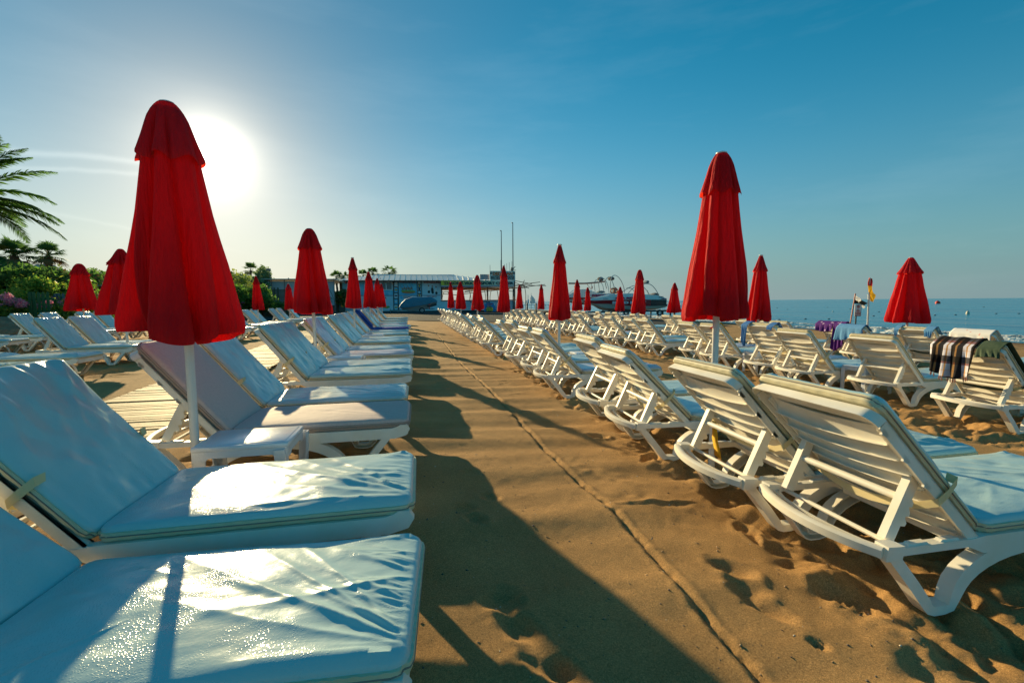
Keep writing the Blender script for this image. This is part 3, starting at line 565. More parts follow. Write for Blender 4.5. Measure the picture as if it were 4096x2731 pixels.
def strap(th,droop,dark=False):
    k=(round(th,3),round(droop,3),dark)
    if k not in STR:
        o=strap_mb(th,droop,droop*50).build('strap',STRAPD if dark else STRAP,fix=False); STR[k]=o.data; bpy.data.objects.remove(o)
    return STR[k]
BACKM={}
def lounger(x,y,z,label,group,th=47,kind='A',rz=0,droop=None,near=True,bump=0):
    """head end at x,y; runs towards +x"""
    th=R(th) if th>1.6 else th
    t=empty('sun_lounger',(x,y,z),rz); tag(t,label,'sun lounger',group)
    put('base_frame',FM,t)
    for me in LM: put('leg',me,t)
    b=put('backrest',BM,t); b.location=(HX,0,.315); b.rotation_euler=(0,0,0)
    M=Matrix.Rotation(math.pi,4,'Z')
    c,s=math.cos(th),math.sin(th)
    # back axes: x'=(-c,0,s), z'=(s,0,c), y'=z' x x'
    bmx=Matrix(((-c,0,s,HX),(0,-1,0,0),(s,0,c,.315),(0,0,0,1))); b.matrix_local=bmx; BACKM[t.name]=bmx.copy()
    if th>.3:
        pm=props(th); put('backrest_prop',pm[0],t); put('backrest_prop',pm[1],t); put('crossbar',pm[2],t)
    cm=cushions(kind)
    sc=put('seat_cushion',cm[0],t); sc.location=(HX+.02,0,.327); z1=put('zip',cm[1],sc)
    bc=put('back_cushion',cm[2],t); bc.matrix_local=bmx@Matrix.Translation((.02,0,.006)); z2=put('zip',cm[3],bc)
    if th<=.3: bc.matrix_local=bmx@Matrix.Translation((.0,0,.012))
    if droop is not None: put('strap',strap(th,abs(droop),droop<0),t)
    return t
ORD=['first','second','third','fourth','fifth','sixth','seventh','eighth','ninth','tenth','eleventh','twelfth','thirteenth','fourteenth','fifteenth','sixteenth','seventeenth','eighteenth','nineteenth','twentieth','twenty-first','twenty-second','twenty-third','twenty-fourth']
LOUNGERS={}
# left of the aisle: (foot x, y centre, kind, angle, strap)
L1=[(-.03,1.43,'H',42,None),(-.05,2.26,'C',50,None),(-.10,3.66,'L',51,None),(-.14,4.50,'B',51,None),(-.12,5.95,'A',52,None),(-.14,6.66,'B',51,None),(-.13,8.1,'D',51,None),(-.18,8.95,'B',51,None),(-.23,10.65,'A',50,None),(-.23,11.42,'B',51,None),(-.33,13.0,'C',50,None),(-.35,14.2,'B',51,None),(-.40,16.1,'K',51,None),(-.34,17.4,'A',50,None),(-.52,18.7,'D',51,None),(-.55,20.3,'A',51,None),(-.6,22.9,'B',51,None),(-.66,26.3,'A',51,None)]
L1LAB={0:'glossy white wet cushion lounger filling the lower left corner of the photo',1:'white lounger with wet cushion and zip, directly before the small white table',2:'lounger with beige woven fabric cushions beside the nearest red umbrella pole',12:'lounger under a bright blue towel in the row left of the aisle',3:'pearly cushioned lounger just behind the beige fabric one, left of the aisle',6:'lounger with rosy pink streaked back cushion, seventh in row left of aisle'}
for i,(fx,yc,k,th,st) in enumerate(L1):
    lab=L1LAB.get(i,'white cushioned lounger, %s from the front in the row left of the sand aisle'%ORD[i])
    LOUNGERS['L1',i]=lounger(fx-LEN,yc,zb(-1.)+.005,lab,'loungers in the row left of the sand aisle',th,k,R(rng.uniform(-.8,.8)) if i>1 else 0,.03 if i in (1,3,4,6) else None)
o_=LOUNGERS['L1',0]; o_.location=(-.03-LEN*math.cos(R(3.5)),1.44+LEN*math.sin(R(3.5)),o_.location.z-.065); o_.rotation_euler[2]=R(-3.5)
R1=[(1.83,1.75),(1.76,2.48),(1.74,3.68),(1.77,4.55),(1.70,6.2),(1.74,7.2),(1.71,8.5),(1.70,9.45),(1.58,11.3),(1.60,12.15),(1.54,13.2),(1.55,14.4),(1.46,15.7),(1.44,16.7),(1.40,17.9),(1.39,19.2),(1.34,20.3),(1.32,21.4),(1.30,23.1),(1.28,24.2),(1.25,26.3),(1.21,28.6)]
R1T=[46,47,45,49,47,45,51,47,46,50,46,49,45,48,51,47,49,46,47,50,47,47]
R1LAB={0:'largest white slatted lounger back, at the right edge of the photo foreground',1:'second lounger back right of the aisle, with yellow cloth hanging under it',2:'white lounger with slack strap and puffy pearly cushion top, third right of aisle'}
for i,(x,y) in enumerate(R1):
    lab=R1LAB.get(i,'white lounger seen from behind, %s from the front in the row right of the aisle'%ORD[i])
    LOUNGERS['R1',i]=lounger(x,y,zb(2.6)+.01,lab,'loungers in the row right of the sand aisle',R1T[i],'CABADBCAB'[i%9],R(rng.uniform(-2.6,2.6)) if i>1 else R(-.5),{0:.05,1:.02,2:.06,4:.05,6:.03,8:.04,9:.05,13:.04}.get(i))
S2=1.13
R2=[(5.24,3.43),(5.44,4.55),(5.24,5.55),(5.30,6.30),(5.30,7.52),(5.38,8.40),(5.20,9.93),(5.35,10.95),(5.23,12.0),(5.25,12.85),(5.10,14.3),(5.15,15.3),(5.05,16.2),(4.95,17.1),(5.0,18.7),(5.15,20.3),(5.1,21.4),(5.04,22.5),(4.95,23.8),(5.0,25.5),(5.0,27)]
R2LAB={0:'lounger with plaid towel and dark green cover over its back, far right',3:'white lounger with upright back and blue towels hanging at both its sides',5:'lounger with orange edged cushion behind the big red umbrella pole',4:'lounger with rolled red and yellow cloth on its back, by umbrella pole'}
for i,(x,y) in enumerate(R2):
    x*=S2;y*=S2
    lab=R2LAB.get(i,'cream white lounger, %s from the front in the middle row right of aisle'%ORD[i])
    LOUNGERS['R2',i]=lounger(x,y,zb(6.9)+.0,lab,'loungers in the middle row right of the aisle',{3:57,0:50}.get(i,[49,48,50,47][i%4]),'CABDAB'[i%6] if i!=5 else 'D',R(rng.uniform(-2.5,2.5)),{0:-.02,2:.03,3:.03,5:.02,7:.03}.get(i))
S3=1.22
R3=[(8.1,5.25),(8.15,6.1),(8.05,7.13),(8.25,7.8),(8.0,8.9),(8.0,9.55),(8.14,10.2),(8.06,13.15),(8.1,13.9),(8.1,15.6),(8.1,16.3),(8.05,17.9),(8.1,18.7),(8.1,19.9),(8.0,21.4),(8.0,22.2),(8.0,23.4),(7.9,24.6)]
R3LAB={0:'lounger with white flowered cloth over its back, nearest the sea at far right',1:'lounger with small blue towels tied at both top corners, near the sea',2:'lounger with pale blue towel draped over its back, before the flags',3:'lounger with purple flowered sarong over its back, near the water'}
for i,(x,y) in enumerate(R3):
    x*=S3;y*=S3
    lab=R3LAB.get(i,'white lounger, %s from the front in the row nearest the sea'%ORD[i])
    LOUNGERS['R3',i]=lounger(x,y,zb(10.8),lab,'loungers in the row nearest the sea',[49,50,47,51][i%4],'CAB'[i%3],R(rng.uniform(-3,3)),{1:-.04,3:-.02}.get(i))
R4=[(2430,1234,26.5,58),(2395,1245,27.3,50),(2860,1262,17.5,48)]
L2=[(-7.15,7.65,8),(-7.15,8.95,8),(-7.40,10.95,50),(-7.40,11.85,50),(-7.35,16.2,50),(-7.35,17.4,50),(-7.4,20.2,51),(-7.4,21.7,49),(-7.4,22.6,51),(-7.45,25.4,50),(-7.45,26.6,50),(-7.5,28.9,51)]
L2LAB={2:'shiny white lounger with arched legs fully shown, left beyond the boardwalk'}
for i,(x,y,th) in enumerate(L2):
    lab=L2LAB.get(i,'%s lounger, %s from the front in the row beyond the wooden boardwalk'%('flat lowered' if th<20 else 'white cushioned',ORD[i]))
    LOUNGERS['L2',i]=lounger(x,y,zb(-7)+.0,lab,'loungers in the row beyond the boardwalk',th,'ABCA'[i%4],R(rng.uniform(-2,2))-(R(3) if i==2 else 0))
L3=[(-11.2,13.1,6),(-11.45,14.6,6),(-11.3,15.7,50),(-11.4,16.9,50),(-11.3,18.25,50),(-11.3,19.1,50)]
for i,(x,y,th) in enumerate(L3):
    LOUNGERS['L3',i]=lounger(x,y,zb(-11)+.0,'white lounger, %s from the front in the leftmost row before the flower hedge'%ORD[i],'loungers in the row before the flower hedge',th,'BAC'[i%3],R(rng.uniform(-3,3)))
# ------------------------------------------------------------------ parasols
TP=[0,.008,.033,.07,.12,.18,.235,.255,.35,.46,.57,.68,.80,.88,.93,.97,1.0]
RPA=[.10,.15,.225,.30,.37,.43,.475,.47,.53,.60,.69,.79,.88,.94,.99,1.0,.975]
RPB=[.07,.10,.15,.21,.29,.37,.45,.455,.53,.60,.69,.79,.88,.94,.99,1.0,.975]
def canopy_mb(seed,t0=.03):
    RP=RPA if seed in (2,11) else RPB
    r=random.Random(seed); n=128; ts=[t0]+[t for t in TP if t>t0+.01]
    # more stations
    ts=sorted(set(ts+list(np.linspace(t0+.02,1,34)))); npl=r.choice([7,8,8])
    cent=[(k+r.uniform(-.22,.22))*2*math.pi/npl for k in range(npl)]; dep=[r.uniform(.4,1.35) for _ in range(npl)]; sw=[r.uniform(-.6,.6) for _ in range(npl)]
    ecc=r.uniform(.88,1.0); ea=r.uniform(0,3); hem=[r.uniform(-1,1) for _ in range(6)]
    def rad(phi,t):
        d=.22+.46*t; v=0
        for c,dp_,s_ in zip(cent,dep,sw):
            a=(phi-c-s_*(t-.5)+math.pi)%(2*math.pi)-math.pi
            wv=.115+.045*t; v+=dp_*math.exp(-(abs(a)/wv)**1.05)
        lobe=(.035*math.sin(npl*1.7*phi+seed+t*2)+.02*math.sin(5*phi+seed*2+3*t))*t
        return (1-d*min(v,1.25)+lobe)*(1-(1-ecc)*math.cos(2*(phi-ea))*.5)
    def hemz(phi): return .030*(hem[0]*math.sin(phi+hem[1]*3)+hem[2]*math.sin(2*phi+hem[3]*3)+.8*hem[4]*math.sin(3*phi+hem[5]*3))
    mb=MB(); X=[];Y=[];Z=[]
    for t in ts:
        R0=np.interp(t,TP,RP); row=[]
        for k in range(n+1):
            phi=2*math.pi*k/n; rr=R0*rad(phi,t); X.append(rr*math.cos(phi)); Y.append(rr*math.sin(phi)); Z.append(1-t+hemz(phi)*max(0,(t-.6)/.4)**2)
    m=len(ts); mb.grid(np.array(X).reshape(m,n+1),np.array(Y).reshape(m,n+1),np.array(Z).reshape(m,n+1))
    # hem turned inwards
    last=[(X[(m-1)*(n+1)+k],Y[(m-1)*(n+1)+k],Z[(m-1)*(n+1)+k]) for k in range(n+1)]
    inn=[(x*.86,y*.86,z+.012) for x,y,z in last]; inn2=[(x*.45,y*.45,z+.16) for x,y,z in last]
    mb.strip(last,inn); mb.strip(inn,inn2)
    f=MB(); X=[];Y=[];Z=[]; tf=[0.0,.006,.02,.04,.07,.10,.13,.16,.19,.215,.235,.246]
    for t in tf:
        R0=np.interp(t,TP,RP)*1.0+.012+.06*max(0,(t-.12)/.12)**1.5
        for k in range(n+1):
            phi=2*math.pi*k/n; v=rad(phi,t*.9); v=1-(1-v)*(.25+.9*min(1,t/.15)); rr=R0*v; X.append(rr*math.cos(phi)); Y.append(rr*math.sin(phi)); Z.append(1-t-.012*(t/.24)**2*math.cos(npl*(phi-cent[0])))
    m2=len(tf); f.grid(np.array(X).reshape(m2,n+1),np.array(Y).reshape(m2,n+1),np.array(Z).reshape(m2,n+1))
    return mb,f
CAN=[]
for sd in (2,11,23,37,44,58):
    a,b=canopy_mb(sd); o1=a.build('canopy',RED,fix=False); o2=b.build('vent_flap',RED2 if sd%2==0 else RED,fix=False); CAN.append((o1.data,o2.data)); bpy.data.objects.remove(o1); bpy.data.objects.remove(o2)
o=MB().tube([(0,0,0),(0,0,1)],1,20).build('pole',WPOLE); POLEM=o.data; bpy.data.objects.remove(o)
o=MB().tube([(0,0,-.02),(0,0,0),(0,0,.018),(0,0,.026)],[.035,.045,.042,.03],16).build('finial',WPOLE); CAPM=o.data; bpy.data.objects.remove(o)
def umbrella(x,y,ptop,pbot,wpx,var,label,group,rot=0,lean=(0,0)):
    g=zb(x); dep=y*math.cos(YAW)+x*math.sin(YAW)
    zt=PY(ptop[0],ptop[1],y).z; zbm=PY(ptop[0],pbot,y).z; hw=wpx*dep/FPX/2*(.93 if wpx<300 else .86)
    L=zt-zbm
    t=empty('beach_umbrella',(x,y,g-.12),rot); t.rotation_euler=(lean[0],lean[1],0); tag(t,label,'umbrella',group)
    p=put('pole',POLEM,t); p.scale=(.024,.024,zbm-g+.12+L*.97)
    cv=empty('x',(0,0,0)) if False else None
    c=put('canopy',CAN[var][0],t); c.location=(-.035 if wpx>450 else 0,0,zbm-g+.12); c.scale=(hw,hw,L); c.rotation_euler=(0,0,rot)
    f=put('vent_flap',CAN[var][1],c)
    k=put('finial',CAPM,t); k.location=(-.035 if wpx>450 else 0,0,zt-g+.112); k.scale=(.9,.9,.55)
    return t
UM=[ # x,y,(top),(bottom row),(width px),variant,label
(-1.37,3.05,(688,413),1345,500,0,'largest red folded umbrella, left foreground, in front of the sun','left'),
(-1.58,7.4,(1254,915),1252,185,1,'red folded umbrella, second in the row left of the aisle','left'),
(-1.66,12.3,(1411,1030),1232,78,2,'red folded umbrella, third in the row left of the aisle','left'),
(-1.77,17.3,(1477,1085),1230,62,3,'red folded umbrella, fourth in the row left of the aisle','left'),
(-1.92,22.0,(1508,1112),1228,48,4,'red folded umbrella, fifth in the row left of the aisle','left'),
(-2.05,26.2,(1526,1133),1228,40,5,'red folded umbrella, farthest in the row left of the aisle','left'),
(-6.35,11.5,(474,996),1252,205,3,'red folded umbrella half hidden behind the largest one on the left','boardwalk'),
(-9.6,15.5,(320,1055),1240,128,1,'red folded umbrella before the pink oleanders, leftmost in the photo','boardwalk'),
(-6.5,20.4,(1026,1103),1239,54,2,'slim red folded umbrella before the wooden fence on the left','boardwalk'),
(-7.0,27.0,(1149,1134),1236,50,4,'small red folded umbrella with faded hood, before the grey shed','boardwalk'),
(2.43,7.8,(2236,978),1276,108,5,'narrow red folded umbrella in the centre, second in row right of aisle','right'),
(2.38,12.95,(2011,1062),1247,66,2,'red folded umbrella before the tall water sport signboard','right'),
(2.24,18.0,(1909,1100),1237,58,0,'red folded umbrella, fourth in the row right of the aisle','right'),
(2.12,24.0,(1843,1125),1235,55,3,'red folded umbrella, fifth in the row right of the aisle','right'),
(1.85,27.5,(1802,1127),1231,34,4,'small narrow red folded umbrella, farthest right of the aisle','right'),
(2.23,3.12,(2882,615),1275,330,1,'large bright red folded umbrella right of the aisle, nearest on that side','right'),
(6.83,8.2,(3039,1020),1282,110,4,'red folded umbrella just behind the large right one','middle'),
(6.85,13.5,(2557,1079),1250,72,0,'red folded umbrella in front of the speedboat stern','middle'),
(6.85,19.3,(2309,1118),1241,52,3,'red folded umbrella at the speedboat bow','middle'),
(6.75,25.0,(2163,1137),1237,36,2,'thin red folded umbrella standing before the distant pier','middle'),
(6.6,30.0,(2078,1139),1234,38,1,'small red folded umbrella right beside the signboard post','middle'),
(10.6,8.15,(3648,1030),1288,172,5,'wide red folded umbrella before the sea at far right','sea'),
(10.6,17.7,(2698,1131),1250,64,2,'red folded umbrella beside the boat engine and wooden jetty','sea'),
(10.6,23.0,(2482,1147),1242,46,4,'small red folded umbrella in the middle of the speedboat side','sea'),
(10.6,27.8,(2351,1149),1242,36,1,'small red folded umbrella, lower right of the one at the bow','sea')]
GN={'left':'umbrellas in the row left of the aisle','boardwalk':'umbrellas beyond the boardwalk','right':'umbrellas in the row right of the aisle','middle':'umbrellas in the middle row right of the aisle','sea':'umbrellas in the row nearest the sea'}
for i,(x,y,tp,bt,wp,v,lb,gr) in enumerate(UM): umbrella(x,y,tp,bt,wp,v,lb,GN[gr],rot=i*1.37%6.28,lean=(R(rng.uniform(-.6,.6)),R(rng.uniform(-.5,.5))) if i not in (0,) else (0,R(.3)))
# ------------------------------------------------------------------ side tables
def table_parts():
    top=MB(); top.box(-.26,.26,-.19,.19,.385,.42,b=.012); top.box(-.235,.235,-.165,.165,.4195,.4225,b=.001); 
    ap=MB()
    for s in (-1,1):
        arch=[(-.255,.36),(-.255,.40),(.255,.40),(.255,.36),(.20,.36),(.19,.35),(.18,.345),(-.18,.345),(-.19,.35),(-.20,.36)]
        ap.prism([(-.25,.33),(-.25,.39),(.25,.39),(.25,.33),(.19,.33),(.17,.35),(-.17,.35),(-.19,.33)],s*.186,s*.176,'y')
        ap.prism([(-.18,.33),(-.18,.39),(.18,.39),(.18,.33),(.12,.33),(.10,.35),(-.10,.35),(-.12,.33)],s*.255,s*.245,'x')
    leg=MB(); leg.prism([(-.03,-.03),(.03,-.03),(.03,-.022),(-.022,-.022),(-.022,.03),(-.03,.03)],0,.385,'z')
    o=[top.build('tabletop',PTAB),ap.build('apron',PTAB),leg.build('leg',PTAB)]; d=[x.data for x in o]
    for x in o: bpy.data.objects.remove(x)
    return d
PTAB=mat('wet_white_table_plastic',(.72,.74,.78),.22,.5,bump=(90,.5,.003),bump2=(14,.2,.004),coat=.3)
TT=table_parts()
def side_table(x,y,label,rz=0):
    t=empty('side_table',(x,y,zb(x)+.0),rz); tag(t,label,'table','white plastic side tables between the loungers')
    put('tabletop',TT[0],t); put('apron',TT[1],t)
    for sx,sy,a in ((-1,-1,0),(1,-1,90),(1,1,180),(-1,1,270)):
        l=put('leg',TT[2],t); l.location=(sx*.235,sy*.165,0); l.rotation_euler=(R(sy*3),R(-sx*3),R(a)); 
    return t
L_=LOUNGERS['R1',1]; yc=MB(); pts_=[(0,0,.245),(.004,0,.2),(.012,.004,.12),(.03,.0,.04),(.028,-.01,0)]; yc.strip([(a,b-.028-.012*i/4,c) for i,(a,b,c) in enumerate(pts_)],[(a+.01,b+.028+.016*i/4,c) for i,(a,b,c) in enumerate(pts_)]); o_=yc.build('yellow_cloth_strip',mat('yellow_cloth',(.80,.50,.03),.8,trans=.3),fix=False); o_.location=L_.location+Vector((.165,.20,.262)); o_.modifiers.new('thickness','SOLIDIFY').thickness=.004; tag(o_,'yellow cloth strip hanging under the second lounger back right of the aisle','cloth')
side_table(-1.04,3.02,'wet white plastic side table beside the nearest umbrella pole')
side_table(-1.15,7.35,'white side table in the second gap of the row left of the aisle')
side_table(-1.2,12.15,'white side table by the third umbrella left of the aisle')
side_table(3.0,3.08,'white side table behind the large right umbrella pole')
side_table(2.95,7.8,'white side table beside the narrow centre umbrella pole')
side_table(6.75,5.75,'white side table between two loungers of the middle row, far right',R(3))
side_table(6.65,7.85,'white side table under the hanging blue towel',R(-4))
# ------------------------------------------------------------------ boardwalk
WOOD=mat('sun_bleached_planks',(.42,.30,.13),.7,.3,bump=(30,.5,.004),var=(9,.8,(.22,.14,.06)),stretch=(1,8,1))
mb=MB(); r=random.Random(3); y=2.6
while y<34:
    xc=-3.0-(y-4)*.075; wv=.62; zz=zb(-3.5)+.05+r.uniform(-.006,.006)
    mb.box(xc-wv-r.uniform(0,.03),xc+wv+r.uniform(0,.03),y,y+.068,zz-.02,zz,b=0)
    y+=.085 if y<16 else .09
for s in (-1,1):
    for i in range(10):
        ya=2.6+i*3.1; xc=lambda v:-3.0-(v-4)*.075
        mb.prism([(xc(ya)+s*.45-.03,ya),(xc(ya)+s*.45+.03,ya),(xc(ya+3.1)+s*.45+.03,ya+3.1),(xc(ya+3.1)+s*.45-.03,ya+3.1)],zb(-3.5)-.01,zb(-3.5)+.028,'z')
tag(mb.build('boardwalk',WOOD),kind='structure')
# ------------------------------------------------------------------ towels and cloths
BMX={}
def drape(key,yc,width,front,back,name,label,cat,mats,wave=.02,seed=1,nf=0,sfrac=.815,nn=.085,rotmap=None,drift=0.0,taper=0):
    L=LOUNGERS[key]; M=Matrix.Translation(L.location)@Matrix.Rotation(L.rotation_euler[2],4,'Z')@BACKM[L.name]
    path=[]
    for s in np.linspace(sfrac-front,sfrac,8): path.append(('f',s))
    rows=[]; us=np.linspace(-.5,.5,26)
    X=[];Y=[];Z=[]; nback=14
    for k,(c,s) in enumerate(path): rows.append([M@Vector((s,-(yc+u*width*(1-taper*(1-k/8))),nn+.004+wave*.25*math.sin(u*14+seed))) for u in us])
    rows.append([M@Vector((sfrac+.018,-(yc+u*width),nn*.6)) for u in us]); rows.append([M@Vector((sfrac+.022,-(yc+u*width),-.0)) for u in us])
    top=[M@Vector((sfrac+.015,-(yc+u*width),-.055)) for u in us]
    for k in range(nback):
        d=back*(k/(nback-1)); fr=k/(nback-1)
        rows.append([top[j]+Vector((-.015-.02*fr+wave*fr*math.sin(u*22+seed+fr)+wave*.5*fr*math.sin(u*47+seed*2)+drift*d,.03*fr*math.sin(seed+u*3),-d*(1+.10*math.sin(u*5+seed)*(1 if fr>.5 else 0)))) for j,u in enumerate(us)])
    X=np.array([[v.x for v in rw] for rw in rows]); Y=np.array([[v.y for v in rw] for rw in rows]); Z=np.array([[v.z for v in rw] for rw in rows])
    o0=Vector((X.mean(),Y.mean(),Z.min()))
    mbx=MB().grid(X-o0.x,Y-o0.y,Z-o0.z); ob=mbx.build(name,mats,fix=False,sharp=False); ob.location=o0
    sm=ob.modifiers.new('thickness','SOLIDIFY'); sm.thickness=.004; tag(ob,label,cat); return ob
def plaid():
    mt=mat('plaid_cotton',(.5,.4,.35),.85,.2,bump=(300,.4,.002),bump2=(12,.4,.01)); t=mt.node_tree; p=[n for n in t.nodes if n.type=='BSDF_PRINCIPLED'][0]; c=N(t,'ShaderNodeTexCoord'); sp=N(t,'ShaderNodeSeparateXYZ'); t.links.new(c.outputs['Object'],sp.inputs[0])
    def ramp(sock,freq,cols,ph=0):
        a=N(t,'ShaderNodeMath',operation='MULTIPLY_ADD'); a.inputs[1].default_value=freq; a.inputs[2].default_value=ph+20; t.links.new(sock,a.inputs[0]); f=N(t,'ShaderNodeMath',operation='FRACT'); t.links.new(a.outputs[0],f.inputs[0])
        r=N(t,'ShaderNodeValToRGB'); r.color_ramp.interpolation='CONSTANT'; e=r.color_ramp.elements
        while len(e)<len(cols): e.new(.5)
        for i,(ps,cl) in enumerate(cols): e[i].position=ps; e[i].color=(*cl,1)
        t.links.new(f.outputs[0],r.inputs[0]); return r
    a=ramp(sp.outputs['Y'],5.2,[(0,(.70,.68,.74)),(.16,(.50,.27,.10)),(.24,(.70,.68,.74)),(.40,(.015,.015,.02)),(.68,(.32,.17,.06)),(.78,(.02,.015,.012))])
    b=ramp(sp.outputs['Z'],4.3,[(0,(.02,.02,.03)),(.28,(.9,.9,.95)),(.55,(.85,.7,.6)),(.6,(.9,.9,.95)),(.9,(.3,.12,.12))],.2)
    mx=N(t,'ShaderNodeMix',data_type='RGBA',blend_type='MULTIPLY'); mx.inputs[0].default_value=.92; t.links.new(a.outputs[0],mx.inputs[6]); t.links.new(b.outputs[0],mx.inputs[7]); t.links.new(mx.outputs[2],p.inputs['Base Color']); return mt
def spots(name,base,dots,scale=14,th=.3):
    mt=mat(name,base,.8,.2,bump=(200,.3,.002)); t=mt.node_tree; p=[n for n in t.nodes if n.type=='BSDF_PRINCIPLED'][0]; c=N(t,'ShaderNodeTexCoord'); v=N(t,'ShaderNodeTexVoronoi'); v.inputs['Scale'].default_value=scale; t.links.new(c.outputs['Object'],v.inputs['Vector'])
    r=N(t,'ShaderNodeValToRGB'); e=r.color_ramp.elements; e[0].position=th; e[0].color=(*dots,1); e[1].position=th+.05; e[1].color=(*base,1); t.links.new(v.outputs[0],r.inputs[0]); t.links.new(r.outputs[0],p.inputs['Base Color']); return mt
PLAID=plaid(); PURPLE=spots('purple_flowered_cotton',(.09,.012,.19),(.55,.40,.55),11,.24); WFLOW=spots('white_flowered_cotton',(.76,.74,.72),(.75,.35,.30),13,.14)
PALEB=mat('pale_blue_terry',(.12,.32,.58),.85,.2,bump=(200,.4,.002),bump2=(9,.5,.02),trans=.08); MIDB=mat('blue_towel_cloth',(.05,.18,.45),.85,.2,bump=(200,.4,.002),bump2=(9,.5,.02))
GREENC=mat('dark_green_cloth',(.02,.05,.03),.8,.2,bump=(200,.4,.002),bump2=(9,.5,.02),var=(6,.9,(.09,.12,.07)))
drape(('R2',0),.09,.44,.10,.33,'plaid_towel','brown and white plaid towel with tassels over the far right lounger back','towel',PLAID,.028,2,nn=.10)
tt=[o for o in COL.objects if o.name=='plaid_towel'][0]
mb=MB(); vv=tt.data.vertices; m=26; last=[vv[len(vv)-m+k].co for k in range(m)]
for k in range(0,m,2):
    p=last[k]; mb.tube([p,p+Vector((0,0,-.02)),p+Vector((.004,0,-.045))],[.003,.007,.004],6)
mb.build('tassel_fringe',mat('tassel_yarn',(.45,.20,.14),.9),tt)
drape(('R2',0),-.25,.20,.45,.09,'dark_green_cover','dark green striped cover lying under the plaid towel','towel',GREENC,.01,5,nn=.078)
drape(('R2',3),.33,.16,.05,.36,'blue_towel','long blue towel hanging down the left side of a middle row lounger','towel',MIDB,.02,3)
drape(('R2',3),-.27,.14,.16,.06,'small_blue_towel','small blue towel folded over a lounger top corner before the shore','towel',MIDB,.01,4)
drape(('R3',2),0,.68,.22,.27,'pale_blue_towel','pale blue towel draped across the lounger back below the flags','towel',PALEB,.02,6)
drape(('R3',3),-.27,.28,.30,.58,'purple_sarong','purple sarong with pale flowers hanging from the lounger corner','sarong',PURPLE,.03,7)
drape(('R3',3),.13,.50,.12,.17,'purple_scarf','purple flowered scarf bunched along the top of the same lounger','sarong',PURPLE,.02,8)
drape(('R3',1),.31,.10,.08,.14,'blue_cloth_strip','narrow blue cloth at the left corner of the lounger by right umbrella','towel',PALEB,.01,9)
drape(('R3',1),-.28,.16,.22,.13,'blue_cloth_bundle','blue cloth bunched on the right corner of the lounger by right umbrella','towel',PALEB,.015,10)
drape(('R3',0),0,.66,.25,.13,'flowered_sheet','white sheet with small flowers over the back of the rightmost lounger','towel',WFLOW,.01,11)
drape(('L1',12),0,.64,.72,.08,'blue_cover_towel','bright blue towel covering the back cushion left of the aisle','towel',BLUECL,.01,12,nn=.09)
drape(('R2',4),-.24,.10,.30,.04,'red_yellow_cloth','red yellow and turquoise cloth hanging at the lounger edge behind umbrella pole','towel',None or spots('bright_cloth',(.75,.04,.02),(.75,.45,.02),5,.35),.02,13)
# ================================================================== backdrop
def leaf_cloud(blobs,n,size,seed,stretch=1.0,flat=0):
    """many small leaf faces through the volume of several lobes (cx,cy,cz,rx,ry,rz)"""
    r=np.random.RandomState(seed); vol=np.array([b[3]*b[4]*b[5] for b in blobs])**.8; vol/=vol.sum(); vs=[];fs=[]
    pick=r.choice(len(blobs),n,p=vol); B=np.array(blobs)[pick]
    d=r.normal(size=(n,3)); d/=np.linalg.norm(d,axis=1)[:,None]; rad=r.uniform(.25,1,n)**.45*(1+.18*r.normal(size=n))
    c=B[:,:3]+d*B[:,3:6]*rad[:,None]
    a=r.normal(size=(n,3)); a/=np.linalg.norm(a,axis=1)[:,None]; b=np.cross(a,r.normal(size=(n,3))); b/=np.linalg.norm(b,axis=1)[:,None]
    s=size*r.uniform(.6,1.4,n)[:,None]
    p0=c-a*s*stretch; p1=c+b*s*.45; p2=c+a*s*stretch; p3=c-b*s*.45
    V=np.stack([p0,p1,p2,p3],1).reshape(-1,3); F=np.arange(4*n).reshape(n,4)
    return V,F,r
def leaf_obj(name,blobs,n,size,seed,mats,parent=None,stretch=1.0,split=.5):
    V,F,r=leaf_cloud(blobs,n,size,seed,stretch); me=bpy.data.meshes.new(name)
    me.vertices.add(len(V)); me.vertices.foreach_set('co',V.ravel()); me.loops.add(F.size); me.loops.foreach_set('vertex_index',F.ravel().astype(np.int32))
    me.polygons.add(len(F)); me.polygons.foreach_set('loop_start',np.arange(len(F))*4); me.polygons.foreach_set('loop_total',np.full(len(F),4)); me.update(calc_edges=True)
    for m in mats: me.materials.append(m)
    me.polygons.foreach_set('material_index',r.choice(len(mats),len(F)).astype(np.int32)); return put(name,me,parent)
GR1=mat('dark_green_leaves',(.07,.15,.035),.6,.3,trans=.5); GR2=mat('mid_green_leaves',(.13,.27,.04),.55,.3,trans=.5); GR3=mat('yellow_green_leaves',(.32,.38,.05),.55,.3,trans=.5)
PINK=mat('pink_oleander_petals',(.80,.24,.38),.6,.3,trans=.45); BARK=mat('palm_bark',(.10,.075,.05),.9,.2,bump=(14,.9,.03)); DRY=mat('dry_fronds',(.22,.16,.07),.8,.2,trans=.2)
GH=mat('far_tree_leaves',(.20,.28,.13),.7,.2,trans=.5)
def hx(y): return -14.6-.02*(y-17)
